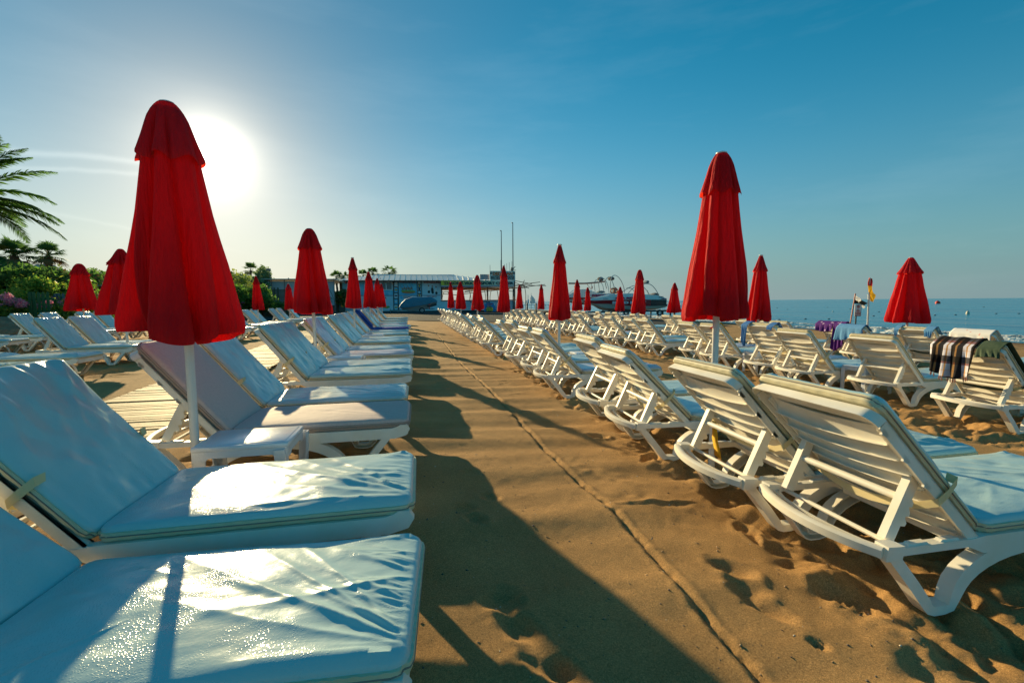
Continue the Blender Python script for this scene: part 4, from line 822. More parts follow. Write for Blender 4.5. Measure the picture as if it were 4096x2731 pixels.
# oleander shrubs
r=random.Random(12); k=0; y=14.5
oln=['nearest the left edge','with many pink heads','low and bushy','behind the two left umbrellas','partly behind the largest umbrella']
names=[]
while y<47:
    t=empty('oleander_shrub',(hx(y),y,zb(-14.6))); hgt=1.15+r.uniform(-.1,.22); stp=2.0 if y<24 else 3.2
    tag(t,'pink flowering oleander, %s from the left in the low hedge behind the rocks'%ORD[k],'shrub','oleanders in the flowering hedge')
    bl=[(r.uniform(-.7,.7),r.uniform(-stp*.5,stp*.5),r.uniform(.35,.75)*hgt,.62,.7,.42) for _ in range(7)]+[(0,0,.35,.9,stp*.55,.4)]
    leaf_obj('foliage',bl,4200 if y<24 else 2200,.075 if y<24 else .10,100+k,[GR1,GR2,GR2,GR3],t,1.3)
    fl=[(r.uniform(-.5,1.1),r.uniform(-stp*.55,stp*.55),hgt*r.uniform(.88,1.28),.15,.17,.09) for _ in range(20)]
    leaf_obj('blossom',fl,1300,.045,300+k,[PINK,PINK,mat('pale_pink_petals',(.75,.42,.46),.6,trans=.3)],t)
    st=MB()
    for q in range(6): st.tube([(r.uniform(-.2,.2),r.uniform(-.3,.3),-.1),(r.uniform(-.5,.5),r.uniform(-.7,.7),hgt*.8)],[.02,.008],5)
    st.build('stems',BARK,t); y+=stp; k+=1
# rocks
ROCK=mat('pale_limestone',(.40,.29,.18),.9,.2,bump=(5,.9,.08),bump2=(22,.7,.02),var=(3,.8,(.22,.14,.08)))
def rock(x,y,s,seed,label,sq=.65):
    bm=bmesh.new(); bmesh.ops.create_icosphere(bm,subdivisions=4,radius=1)
    from mathutils import noise as mn
    for v in bm.verts:
        p=v.co.copy(); o=Vector((seed*3.1,seed*1.7,seed)); f=1+.28*mn.noise(p*1.1+o)+.16*abs(mn.noise(p*2.3+o))*2-.1+.05*mn.noise(p*7+o); v.co=Vector((p.x*f*s*1.25,p.y*f*s,p.z*f*s*sq))
    me=bpy.data.meshes.new('rock'); bm.to_mesh(me); bm.free(); me.materials.append(ROCK); me.polygons.foreach_set('use_smooth',[True]*len(me.polygons))
    tag(put('boulder',me,loc=(x,y,zb(x)+s*sq*.45)),label,'rock','boulders along the foot of the oleander hedge')
for i,(px,py,s,lb) in enumerate(((20,1325,.95,'largest pitted pale boulder at the left edge of the photo'),(105,1318,.60,'smooth brown boulder right of the largest one'),(175,1310,.42,'small boulder in the shade behind the two reclined loungers'),(1050,1262,.9,'low grey boulder behind the slim umbrella, before the fence'),(1120,1262,.7,'small grey boulder left of the faded hooded umbrella'),(600,1290,.6,'boulder hidden beside the largest umbrella'))):
    p=PZ(px,py,zb(-12.5)); 
    if px<200: p=Vector(((-12.9-.1*i),(12.9+.1*i)/-((ray(px,py)[0])/ray(px,py)[1]),0))
    rock(p.x,p.y,s,i+3,lb)
# palms
def frond(L,droop,nl,ll,w,seed,elev):
    rr=random.Random(seed); mb=MB(); pts=[]; n=14
    a=elev; p=Vector((0,0,0)); st=L/n
    for i in range(n+1): pts.append(p.copy()); a-=droop/n*(.5+i/n); p+=Vector((math.cos(a),0,math.sin(a)))*st
    mb.tube(pts,[.035*(1-.85*i/n) for i in range(n+1)],5)
    for i in range(nl):
        t=.14+.86*i/nl; f=t*n; q=min(int(f),n-1); c=pts[q].lerp(pts[q+1],f-q); d=(pts[q+1]-pts[q]).normalized()
        l=ll*math.sin(math.pi*min(1,t*.8+.2))**.6*rr.uniform(.8,1.1)
        for s in (-1,1):
            tip=c+d*l*.62+Vector((0,s*l*.62,0))+Vector((0,0,-l*rr.uniform(.12,.5)+l*.25*(1-t))); mid=c.lerp(tip,.5)+Vector((0,0,l*.06))
            mb.add([c-d*w*.4,c+d*w*.4,mid+d*w*.5,tip,mid-d*w*.5],[(0,1,2,3,4)])
    return mb
def date_palm(x,y,trunk,label,L=3.1,n=34,seed=1,leafw=.05,nl=46,ll=.55):
    t=empty('date_palm',(x,y,zb(x)-.1)); tag(t,label,'palm tree'); rr=random.Random(seed)
    mb=MB(); mb.tube([(0.0+.03*math.sin(i),0,trunk*i/16) for i in range(17)],[.30-.06*i/16+.02*(i%2) for i in range(17)],12); mb.build('trunk',BARK,t)
    for k in range(n):
        el=rr.uniform(-.05,1.4); az=k*2.399; me=frond(L*rr.uniform(.85,1.08),rr.uniform(.8,1.25),nl,ll,leafw,k,el); o=me.build('frond',[GR1,GR2][k%2] if el>-.35 else DRY,t,fix=False,sharp=False); o.location=(0,0,trunk); o.rotation_euler=(0,0,az)
def fan_palm(x,y,trunk,label,R0=.9,n=30,seed=1,grp=None,thin=1.0,mats=None):
    t=empty('fan_palm',(x,y,zb(x)-.1)); tag(t,label,'palm tree',grp); rr=random.Random(seed); mats=mats or [GR1,GR2]
    mb=MB(); mb.tube([(.04*math.sin(i*.8),0,trunk*i/16) for i in range(17)],[.20*thin-.05*thin*i/16+.02*(i%2) for i in range(17)],10); mb.build('trunk',BARK,t)
    cr=MB(); dr=MB()
    for k in range(n):
        el=rr.uniform(-.75,1.4); az=rr.uniform(0,6.28); d=Vector((math.cos(az)*math.cos(el),math.sin(az)*math.cos(el),math.sin(el))); tgt=dr if el<-.35 else cr
        st=R0*rr.uniform(.55,.8); c=Vector((0,0,trunk))+d*st; tgt.tube([Vector((0,0,trunk)),c],[.02,.012],4)
        sd=d.cross(Vector((0,0,1))).normalized(); u=sd.cross(d)
        for b in range(-8,9):
            an=b*.19; bl=R0*rr.uniform(.75,1)*math.cos(an*.5); dd=(d*math.cos(an)+sd*math.sin(an)).normalized(); tip=c+dd*bl+Vector((0,0,-bl*rr.uniform(.15,.45))); mid=c+dd*bl*.55; w=R0*.045
            nn=dd.cross(u).normalized(); tgt.add([c,mid+nn*w,tip,mid-nn*w],[(0,1,2,3)])
    cr.build('crown',mats,t,fix=False,sharp=False)
    if dr.v: dr.build('dry_leaves',DRY,t,fix=False,sharp=False)
def at_x(px,Y): return PY(px,1200,Y).x
date_palm(at_x(-125,18),18,PY(-60,812,18).z,'large date palm whose arching fronds enter at the left edge of the photo',L=2.75,n=44,seed=4,nl=60,ll=.6,leafw=.035)
fan_palm(at_x(75,27),27,PY(75,1030,27).z,'fan palm above the dark trees, closest to the left edge',R0=.68,n=34,seed=5)
fan_palm(at_x(212,30),30,PY(212,1030,30).z,'fan palm with bare shaggy trunk, right of the other fan palm',R0=.62,n=30,seed=6)
fan_palm(at_x(-15,25),25,PY(0,1075,25).z,'low fan palm cut off by the left edge of the photo',R0=.6,n=22,seed=7)
fan_palm(at_x(255,24),24,1.6,'short bright fan palm in front of the white buildings',R0=.55,n=20,seed=8,mats=[GR2])
for i,(px,py,Y,R0) in enumerate(((1010,1085,85,1.1),(1060,1092,85,.9),(1350,1112,80,1.0),(1378,1110,78,.8),(1495,1093,90,1.0),(1560,1091,90,1.2),(1455,1103,85,.9))):
    fan_palm(at_x(px,Y),Y,PY(px,py,Y).z,['hazy palm top above the shed, left of the other one','hazy palm top above the shed beside the faded umbrella','palm top rising left of the blue kiosk roof','small palm top at the left corner of the kiosk roof','palm top above the kiosk roof, left of the pair','palm top above the kiosk roof, right of the pair','low palm top just left of the roof pair'][i],R0=R0,n=22,seed=20+i,grp='far palms behind the kiosk and shed')
def tree(px,ptop,Y,w,label,seed,mats,n=6000,leaf=.11,name='leafy_tree',cat='tree',base=0,grp=None):
    x=at_x(px,Y); zt=PY(px,ptop,Y).z; t=empty(name,(x,Y,zb(x))); tag(t,label,cat,grp); rr=random.Random(seed)
    bl=[(rr.uniform(-w*.38,w*.38),rr.uniform(-w*.3,w*.3),zt*rr.uniform(.35,.88),w*rr.uniform(.13,.26),w*.2,zt*rr.uniform(.10,.18)) for _ in range(16)]
    leaf_obj('crown',bl,n,leaf,seed,mats,t)
    mb=MB(); mb.tube([(0,0,-.2),(.05,0,zt*.4),(0,0,zt*.7)],[.14,.10,.04],7)
    for q in range(6): mb.tube([(0,0,zt*.35),(rr.uniform(-w*.35,w*.35),rr.uniform(-w*.2,w*.2),zt*rr.uniform(.55,.85))],[.06,.015],5)
    mb.build('trunk',BARK,t)
tree(20,1060,24,4.4,'dark dense tree behind the hedge at the left edge',61,[GR1,GR1,GR2],9000)
tree(130,1085,25,3.8,'dark brownish green tree left of the shaggy palm',62,[GR1,GR1,GR2,DRY],8000)
tree(215,1120,22,2.6,'bright green bush below the shaggy palm',63,[GR2,GR2,GR3],5000,.08,'leafy_bush','bush')
tree(75,1165,20.5,1.6,'yellow green shrub standing between the dark trees and the oleanders',64,[GR3,GR3,GR2],2500,.06,'leafy_bush','bush')
tree(330,1110,34,3.8,'soft olive tree between the two left umbrellas, nearer the first',65,[GH,GR2],5000,.12)
tree(405,1080,38,4.4,'soft olive tree between the two left umbrellas, above the tiled roof',66,[GH,GR2],6000,.13)
tree(275,1085,60,4,'small pale tree in front of the distant white roofs',67,[GH],3000,.18)
tree(948,1075,48,3.2,'airy pale tree just right of the largest umbrella',68,[GH,GR3],2600,.13)
tree(990,1078,58,5,'hazy rounded tree above the long shed',69,[GH],5000,.18)
tree(975,1140,42,4.6,'dark shrub mass before the long shed, behind the oleanders',70,[GR1,GR2],7000,.13,'leafy_bush','bush')
tree(1050,1190,44,3.4,'low dark shrub before the wooden fence',71,[GR1,GR2],4000,.12,'leafy_bush','bush')
tree(1350,1160,60,3.6,'tangled shrub between the shed and the blue kiosk',72,[GR1,DRY,GR2],3500,.16,'leafy_bush','bush')
# distant buildings on the left
WALL=mat('white_render_wall',(.62,.60,.56),.8,.3,var=(1.5,.4,(.5,.48,.44))); ROOFT=mat('grey_roof_tiles',(.20,.17,.15),.8,.3,bump=(12,.6,.04)); DARK=mat('dark_opening',(.03,.035,.04),.5); GLASS=mat('window_glass',(.10,.15,.18),.08,.6)
def bldg(px0,px1,ptop,Y,dz,label,hip=.0):
    a=at_x(px0,Y); b=at_x(px1,Y); zt=PY((px0+px1)/2,ptop,Y).z; t=empty('white_building',((a+b)/2,Y,0)); tag(t,label,'building'); w=(b-a)/2
    MB().box(-w,w,0,8,0,zt-hip).build('wall',WALL,t)
    rf=MB(); rf.add([(-w-.4,-.4,zt-hip),(w+.4,-.4,zt-hip),(w+.4,8.4,zt-hip),(-w-.4,8.4,zt-hip),(-w*.4,3,zt+.01),(w*.4,3,zt+.01),(w*.4,5,zt+.01),(-w*.4,5,zt+.01)],[(0,1,5,4),(1,2,6,5),(2,3,7,6),(3,0,4,7),(4,5,6,7),(0,3,2,1)]); rf.build('roof',mat('pale_roof',(.42,.44,.46),.7),t)
    n=max(2,int(w*2/3.2))
    for i in range(n):
        xx=-w+(i+.5)*2*w/n; wn=MB().box(xx-.55,xx+.55,-.06,.02,zt-hip-2.1,zt-hip-.8).build('window',WALL,t); MB().box(xx-.45,xx+.45,-.09,-.055,zt-hip-2.0,zt-hip-.9).build('pane',GLASS,wn)
bldg(-40,95,1062,95,3,'distant white building at the left edge, above the dark trees',1.2); bldg(85,180,1052,110,3,'distant white building with pale hipped roof between the fan palms',2.2); bldg(180,330,1082,100,3,'distant long white building right of the fan palms',.8)
# hut with tiled roof
Y=33; a=at_x(335,Y); b=at_x(560,Y); z0=PY(400,1150,Y).z; z1=PY(430,1126,Y).z
t=empty('garden_hut',((a+b)/2,Y,zb(-15))); tag(t,'low dark hut with grey tiled roof behind the second left umbrella','hut'); w=(b-a)/2
hw=MB().box(-w+.3,w-.3,.3,4,0,z0).build('wall',mat('dark_timber_wall',(.07,.05,.035),.85,bump=(8,.6,.03),stretch=(1,1,6)),t)
MB().add([(-w,0,z0-.05),(w,0,z0-.05),(w,4.4,z0-.05),(-w,4.4,z0-.05),(-w*.5,2,z1+.5),(w*.5,2,z1+.5)],[(0,1,5,4),(1,2,5),(2,3,4,5),(3,0,4),(0,3,2,1)]).build('roof',ROOFT,t)
for q in range(4): MB().box(-w+.5+q*1.6,-w+.62+q*1.6,.2,.32,0,z0).build('post',mat('hut_post',(.12,.08,.05),.8),t)
# picket fences
def picket(px0,px1,ptop,Y,label,col,step=.14):
    a=at_x(px0,Y); b=at_x(px1,Y); zt=PY((px0+px1)/2,ptop,Y).z; t=empty('picket_fence',(a,Y,zb(-14))); tag(t,label,'fence'); n=int((b-a)/step); base=zt-.9; pk=MB()
    for i in range(n): pk.prism([(i*step,base),(i*step+.09,base),(i*step+.09,zt-.05),(i*step+.045,zt),(i*step,zt-.05)],0,.02,'y')
    pk.build('pickets',col,t); MB().box(0,b-a,.022,.06,zt-.3,zt-.22).box(0,b-a,.022,.06,base+.15,base+.23).build('rails',col,t)
    for i in range(0,n,12): MB().box(i*step,i*step+.09,.062,.15,-.2,zt).build('post',col,t)
picket(112,215,1182,19.6,'green picket fence behind the oleander blossoms',mat('green_fence_paint',(.015,.12,.04),.6)); picket(215,268,1186,21.6,'blue grey picket fence right of the green one',mat('blue_fence_paint',(.10,.18,.24),.6))
# long shed with white sheeting
Y=58; a=at_x(925,Y); b=at_x(1345,Y); t=empty('long_shed',((a+b)/2,Y,zb(-14))); tag(t,'long low shed with white sheeting and flat metal roof, left of the kiosk','shed'); w=(b-a)/2
zr=PY(1100,1119,Y).z; zs=PY(1100,1129,Y).z; 
MB().box(-w,w,0,9,zr-.16,zr).box(-w,w,-.35,-.003,zr-.12,zr-.03).build('roof',mat('galvanised_sheet',(.45,.42,.36),.4,metal=.4),t)
MB().box(-w+.2,w-.2,.4,.5,.9,zs).build('sheeting',mat('white_tarpaulin',(.50,.55,.60),.6,bump=(2,.6,.1),var=(1.5,.5,(.34,.38,.42))),t)
MB().box(-w+.2,w-.2,.6,8,0,1.2).build('wall',mat('shed_base_wall',(.10,.09,.07),.8),t)
for q in range(9): MB().tube([(-w+.2+q*(2*w-.4)/8,.15,0),(-w+.2+q*(2*w-.4)/8,.15,zr-.16)],.05,6).build('post',mat('steel_post',(.2,.19,.17),.5,metal=.5),t)
for q in range(7): MB().box(-w+1+q*2.6,-w+1.1+q*2.6,-.1,.0,zr+.002,zr+.09).build('roof_bracket',MATS['steel_post'],t)
for q in (5.2,10.4):
    pts=[(w-6+q*.4+1.8*math.sin(v*.16),-.3,zs*(1-(v/10.)**1.6)) for v in range(10)]; MB().tube(pts,.035,5).build('hoop',MATS['steel_post'],t)
lp=MB().tube([(w-7.2,.0,zr),(w-7.2,.0,zr+.9)],.04,6); lp.box(-.35+w-7.2,.1+w-7.2,-.1,.1,zr+.9,zr+1.15); lp.build('flood_lamp',MATS['steel_post'],t)
# wooden slat fence
Y=46; a=at_x(1040,Y); b=at_x(1160,Y); t=empty('slat_fence',(a,Y,zb(-12))); zt=PY(1080,1159,Y).z; tag(t,'brown horizontal slat fence with round posts before the long shed','fence')
sl=MB(); 
for q in range(int(zt/.11)): sl.box(0,b-a,0,.03,q*.11,q*.11+.085)
sl.build('slats',mat('brown_slats',(.12,.085,.05),.8,bump=(12,.4,.01)),t)
for f in (0,.16,.5,.62,.9): MB().tube([((b-a)*f,-.07,0),((b-a)*f,-.07,zt+.08)],.07,8).build('post',mat('green_brown_post',(.07,.08,.05),.8),t)
# ------------------------------------------------------------------ water sport kiosk
KY=66.; GZ=zb(-6)+.08
def K(px,py,dy=0): return PY(px,py,KY+dy)
kx0=K(1371,1200).x; kx1=K(1764,1200).x; eav=K(1600,1122).z; gz=K(1600,1243).z
ORG=Vector((kx0,KY,0)); kio=empty('water_sport_kiosk',ORG); tag(kio,'blue painted water sport kiosk with ribbed metal roof and activity posters','kiosk')
KB=mat('blue_painted_panel',(.18,.60,.80),.6,.3,var=(.9,.7,(.26,.72,.86))); KB2=mat('sea_blue_poster',(.08,.50,.82),.6,var=(1.4,.8,(.30,.75,.90))); KPALE=mat('pale_blue_poster',(.55,.76,.88),.6,var=(1.1,.8,(.75,.86,.90)))
KW=mat('white_trim_paint',(.85,.85,.83),.5); KRED=mat('red_lettering',(.60,.07,.05),.6); KBLK=mat('black_print',(.03,.03,.035),.6); KYEL=mat('yellow_print',(.65,.42,.04),.6); KROOF=mat('ribbed_metal_roof',(.55,.66,.72),.28,.5,metal=.15,bump=(3,.2,.02)); KRIB=mat('white_roof_rib',(.85,.83,.78),.4); KBRN=mat('brown_steel',(.16,.07,.035),.6)
L=kx1-kx0
def kr(px,py): v=K(px,py)-ORG; return v.x,v.z
MB().box(0,L,0,4.5,gz,eav-.06).build('wall',KB,kio)
MB().box(-.1,L+9.5,-.2,4.6,gz-.18,gz-.003).build('floor_platform',mat('dark_steel_chassis',(.04,.04,.04),.7),kio)
MB().box(-.1,L+9.5,-.24,-.203,gz-.02,gz+.06).build('skirting',KW,kio)
MB().box(-.35,-.003,-.05,4.4,gz,eav).build('side_wall',mat('side_wall_brown',(.10,.06,.04),.8),kio)
# roof: hipped, ribbed
x0,_=kr(1345,1122); x1,_=kr(1966,1122); rx0,rz=kr(1500,1096); rx1,_=kr(1822,1096); ez=eav
rf=MB(); A_=[(x0,-1.1,ez-.02),(x1,-1.1,ez-.02),(x1,6,ez-.02),(x0,6,ez-.02),(rx0,2.2,rz),(rx1,2.2,rz)]
rf.add(A_,[(0,1,5,4),(1,2,5),(2,3,4,5),(3,0,4)]); rf.build('roof',KROOF,kio); MB().box(x0,x1,-1.13,6,ez-.16,ez-.023).build('fascia',mat('brown_fascia',(.13,.085,.06),.7),kio)
rb=MB()
nr=29
for i in range(nr):
    f=(i+.5)/nr; xb=x0+(x1-x0)*f; 
    # rib climbs the slope until the ridge or the hip
    if xb<rx0: tt=max(.03,(xb-x0)/(rx0-x0))
    elif xb>rx1: tt=max(.03,(x1-xb)/(x1-rx1))
    else: tt=1
    p0=Vector((xb,-1.12,ez+.0)); p1=Vector((xb,-1.1+3.3*tt,ez+(rz-ez)*tt)); d=(p1-p0).normalized(); nrm=Vector((0,-d.z,d.y)); 
    for o_ in (0,): rb.add([p0+Vector((-.06,0,0)),p0+Vector((.06,0,0)),p1+Vector((.06,0,0)),p1+Vector((-.06,0,0)),p0+Vector((-.06,0,0))+nrm*.09,p0+Vector((.06,0,0))+nrm*.09,p1+Vector((.06,0,0))+nrm*.09,p1+Vector((-.06,0,0))+nrm*.09],[(4,5,6,7),(0,1,5,4),(1,2,6,5),(3,0,4,7)])
rb.build('roof_ribs',KRIB,kio)
MB().tube([(rx0,2.2,rz+.02),(rx1,2.2,rz+.02)],.07,6).build('ridge_cap',KROOF,kio)
def panel(px0,py0,px1,py1,m,name='poster',d=.03,par=None,off=0):
    xa,za=kr(px0,py1); xb,zb_=kr(px1,py0); return MB().box(xa,xb,-d-off,-.003-off,za,zb_).build(name,m,par or kio)
def ktext(s,px0,py0,px1,py1,m,par,d=.035,bold=.03):
    xa,za=kr(px0,py1); xb,zb_=kr(px1,py0); return text_mesh(s,m,xb-xa,zb_-za,'lettering',par,(xa,-d,za),(1,0,0),(0,0,1),bold,.02)
def blob(px,py,rx,ry,m,par,d=.036,n=14,name='picture'):
    x,z=kr(px,py); sx=rx*KY/FPX; sz=ry*KY/FPX; rr=random.Random(px); pl=[(x+sx*math.cos(a)*rr.uniform(.8,1.1),z+sz*math.sin(a)*rr.uniform(.8,1.1)) for a in np.linspace(0,6.28,n,endpoint=False)]
    return MB().prism(pl,-d-.01,-d,'y').build(name,m,par)
# posters
RB=mat('rubber_boat_orange',(.60,.20,.08),.5); RG=mat('boat_green',(.25,.45,.08),.5); SK=mat('skin_print',(.45,.25,.16),.7)
p=panel(1374,1126,1452,1181,KB2); ktext('RINGO',1382,1127,1420,1135,KRED,p); blob(1400,1150,14,6,KPALE,p)
p=panel(1374,1184,1452,1241,KPALE); blob(1395,1215,14,7,RB,p)
win=panel(1520,1126,1570,1161,KW,'window',.06); 
for a_,b_ in ((1524,1542),(1547,1566)): panel(a_,1129,b_,1157,GLASS,'pane',.075,win)
p=panel(1460,1126,1517,1181,KB2); 
p=panel(1521,1164,1572,1181,KB2); p=panel(1455,1184,1572,1241,KPALE); blob(1545,1228,16,5,RG,p); blob(1500,1215,12,5,KYEL,p); ktext('R',1541,1188,1546,1195,KRED,p)
def strip_film(px0,px1,py0,py1):
    p=panel(px0,py0,px1,py1,KBLK,'film_strip_poster',.035); h=(py1-py0)/5.
    for i in range(5):
        q=panel(px0+4,py0+i*h+2,px1-4,py0+(i+1)*h-2,[KPALE,KB2][i%2],'picture',.04,p); blob((px0+px1)/2,py0+(i+.5)*h,4,4,[KW,KYEL,KBLK][i%3],p,.042)
    hl=MB()
    for e_ in (px0+1.1,px1-2.3):
        for i in range(28):
            xa,za=kr(e_,py0+2+i*(py1-py0-4)/28.); hl.box(xa,xa+.045,-.045,-.0352,za-.05,za)
    hl.build('sprocket_holes',KW,p)
strip_film(1574,1594,1125,1241); strip_film(1668,1687,1125,1187)
p=panel(1596,1126,1666,1180,KB2); ktext('WATER COUCH (JOBE)',1597,1127,1663,1133,KRED,p); blob(1632,1166,30,6,RG,p); blob(1634,1170,28,4,RB,p,.048); 
for i in range(6): blob(1612+i*7,1155-(i%2)*2,3,6,SK,p,.05)
for i in range(4):
    x_,z_=kr(1600+i*14,1140); MB().tube([(x_,-.06,z_),(x_+.3,-.06,z_-.7)],.03,4).build('picture',SK,p)
p=panel(1690,1126,1763,1180,KPALE); ktext('PARASAILING',1697,1126,1761,1133,KRED,p)
for i,(px_,py_) in enumerate(((1714,1158),(1729,1160),(1744,1163))): blob(px_,py_,5,12,[KW,KBLK,KW][i],p); blob(px_,py_-15,3,3.5,SK,p,.05); blob(px_+2,py_+9,5,6,KBLK,p,.048)
p=panel(1596,1183,1666,1241,KPALE); ktext('BANANAAA',1614,1186,1652,1192,KRED,p); blob(1605,1190,7,7,KB2,p)
p=panel(1669,1190,1687,1241,KB2); p=panel(1690,1183,1763,1241,KPALE); ktext('JET SKY',1706,1184,1748,1190,KRED,p); blob(1725,1212,18,8,KB2,p)
MB().box(0,L,-.055,-.032,kr(1600,1182.6)[1],kr(1600,1181)[1]).build('dividing_strip',KRED,kio)
# open sales counter to the right
cx1=K(2061,1200).x-kx0; 
cw=MB().box(L+.003,cx1,0,.12,gz,kr(1900,1203)[1]).build('counter_front',KPALE,kio); MB().box(L,cx1+.1,-.15,.35,kr(1900,1203)[1]+.002,kr(1900,1201)[1]+.05).build('counter_top',mat('red_counter_edge',(.30,.06,.05),.6),kio)
p=panel(1800,1205,2052,1240,mat('hotel_banner',(.50,.58,.62),.6,var=(.5,.6,(.20,.40,.60)))); ktext('THRONE SEAGATE HOTEL',1880,1205,1961,1211,KBLK,p); ktext('T',1880,1216,1886,1226,KW,p); ktext('RT',1972,1213,1992,1226,KW,p,bold=.05); ktext('WATER SPORT RESERVATION',1848,1230,1920,1235,KW,p); ktext('C',2050,1206,2056,1214,KBLK,p)
for px_ in (1764.5,1948,2056):
    x_,z_=kr(px_,1200); MB().box(x_,x_+.2,-.02,.18,kr(px_,1201)[1]+.06,ez-.17).build('post',KBRN,kio)
MB().box(L+.2,cx1-.2,3.6,3.7,kr(1900,1141)[1]-.6,ez-.2).build('awning',mat('tan_awning',(.45,.25,.10),.8,trans=.3),kio)
MB().box(L,cx1,-.01,4,kr(1900,1148)[1]-.12,kr(1900,1148)[1]).build('lintel',mat('grey_lintel',(.30,.33,.36),.6),kio)
# signboards
sb=empty('water_sport_signboard',ORG+Vector((L,-1.3,0))); tag(sb,'long yellow and white signboard reading THRONE WATER SPORT CENTER','sign')
def S2(px,py): v=PY(px,py,KY-1.3)-sb.location; return v.x,v.z
def spanel(px0,py0,px1,py1,m,par,name='board',y=0,d=.06):
    xa,za=S2(px0,py1); xb,zz=S2(px1,py0); return MB().box(xa,xb,y,y+d,za,zz).build(name,m,par)
def stext(s,px0,py0,px1,py1,m,par,bold=.03):
    xa,za=S2(px0,py1); xb,zz=S2(px1,py0); return text_mesh(s,m,xb-xa,zz-za,'lettering',par,(xa,-.03,za),(1,0,0),(0,0,1),bold,.02)
YB=mat('yellow_signboard',(.80,.60,.06),.6); t_=YB.node_tree; pb=[n for n in t_.nodes if n.type=='BSDF_PRINCIPLED'][0]
tcn=N(t_,'ShaderNodeTexCoord'); sx_=N(t_,'ShaderNodeSeparateXYZ'); t_.links.new(tcn.outputs['Object'],sx_.inputs[0]); mr_=N(t_,'ShaderNodeMapRange'); mr_.inputs[1].default_value=1; mr_.inputs[2].default_value=10.5; t_.links.new(sx_.outputs['X'],mr_.inputs[0])
mm=N(t_,'ShaderNodeMix',data_type='RGBA'); mm.inputs[6].default_value=(.82,.62,.06,1); mm.inputs[7].default_value=(.72,.80,.76,1); t_.links.new(mr_.outputs[0],mm.inputs[0]); t_.links.new(mm.outputs[2],pb.inputs['Base Color'])
b_=spanel(1764,1123.5,2061,1141,YB,sb); DKB=mat('navy_lettering',(.01,.05,.07),.6)
stext('THRONE WATERSPORT CENTER',1774,1127,2054,1138.5,DKB,b_,.05)
spanel(1764,1141.2,2061,1147,mat('sign_lower_band',(.40,.44,.48),.6),sb,'lower_band',.01,.05)
sb2=empty('upper_signboard',sb.location+Vector((0,.0,0))); tag(sb2,'raised white signboard with orange DEDEMAN and dark WATERSPORT CENTER lettering','sign')
b2_=spanel(1959,1084,2061,1123,mat('white_signboard',(.82,.82,.74),.6),sb2,'board')
stext('DEDEMAN',1971,1088,2050,1101,mat('orange_lettering',(.75,.16,.03),.6),b2_,.05); stext('WATERSPORT CENTER',1963,1103,2058,1119,KBLK,b2_,.02)
for px_ in (1964,2055.5):
    x_,z_=S2(px_,1092.5); MB().tube([(x_+.12*math.cos(a),-.02,z_+.14*math.sin(a)) for a in np.linspace(0,6.28,14)],.045,5,cap=False).build('ring_emblem',KBLK,b2_)
MB().box(S2(2056,1150)[0],S2(2056,1150)[0]+.16,-.0,.14,-.1,S2(2056,1124)[1]).build('post',KBRN,sb2)
bx=spanel(1921,1097,1958,1118,mat('pale_pink_board',(.55,.42,.42),.6),sb2,'side_board',.2); 
ms=mat('dark_mast_metal',(.04,.05,.055),.5)
for i,(px_,pt,pb_,lb) in enumerate(((2007,922,1100,'shorter tall radio mast rising above the centre umbrella'),(2053,890,1084,'tallest radio mast at the right end of the signboard'))):
    a_=PY(px_,1240,KY-.9); tp_=PY(px_-2,pt,KY-.9); t=empty('radio_mast',(a_.x,KY-.9,0)); tag(t,lb,'mast'); MB().tube([(0,0,0),(tp_.x-a_.x,0,tp_.z)],[.09,.05],8).build('pole',ms,t); MB().tube([(tp_.x-a_.x,0,tp_.z-.03),(tp_.x-a_.x-.2,0,tp_.z-.05)],.05,6).build('tip_bracket',ms,t)
for i,(px_,pt) in enumerate(((1960.5,1060),(2003.5,1040),(2018.5,1056),(2027.5,1053),(2037.5,1049),(2048,1045))):
    x_,z_=S2(px_,pt); MB().tube([(x_,.1,S2(px_,1084)[1]),(x_,.1,z_)],.025,5).build('antenna',ms,sb2)
x_,z_=S2(2052,1078); mb=MB().tube([(x_-.2,.1,z_-.2),(x_-.1,.1,z_+.2),(x_+.15,.1,z_+.1)],[.18,.22,.08],8); mb.tube([(x_,.1,z_),(x_+.35,.1,z_+.45)],.05,5); mb.tube([(x_,.1,z_-.05),(x_+.45,.1,z_-.1)],.04,5); mb.build('loudspeaker',mat('weathered_horn',(.25,.20,.16),.6),sb2)
# steel pergola frames, behind and right of the kiosk
pg=empty('pergola_frame',(K(1900,1200).x,KY+7,GZ)); tag(pg,'skeletal steel pergola with slanting rails and curved struts behind the counter','pergola'); RU=mat('rusty_tube',(.14,.09,.05),.6)
def g(px,py,dy=0): v=PY(px,py,KY+7+dy)-pg.location; return (v.x,v.y,v.z)
lines=[((1830,1172),(2160,1128)),((1850,1176),(2180,1138)),((1860,1165),(2110,1150)),((2055,1122),(2128,1136)),((2062,1140),(2184,1143)),((1930,1158),(2120,1140)),((2060,1130),(2116,1153)),((1770,1175),(1830,1180)),((1780,1160),(1860,1150)),((1940,1155),(2060,1166)),((2085,1150),(2098,1120)),((1765,1168),(1812,1166))]
rl=MB(); 
for i,(a_,b__) in enumerate(lines): rl.tube([g(*a_,dy=(i%3)*.8),g(*b__,dy=(i%3)*.8)],.055,5)
rl.build('rails',RU,pg)
for i,(px_,py_) in enumerate(((1775,1180),(1792,1180),(1850,1170),(1876,1172),(1886,1172),(1935,1165),(1968,1163),(1985,1163),(2018,1160),(2095,1150))):
    s_=1 if i%2 else -1; MB().tube([g(px_,py_-12),g(px_+s_*5,py_+5),g(px_+s_*8,py_+25),g(px_+s_*8,1244)],.05,6).build('strut',RU,pg)
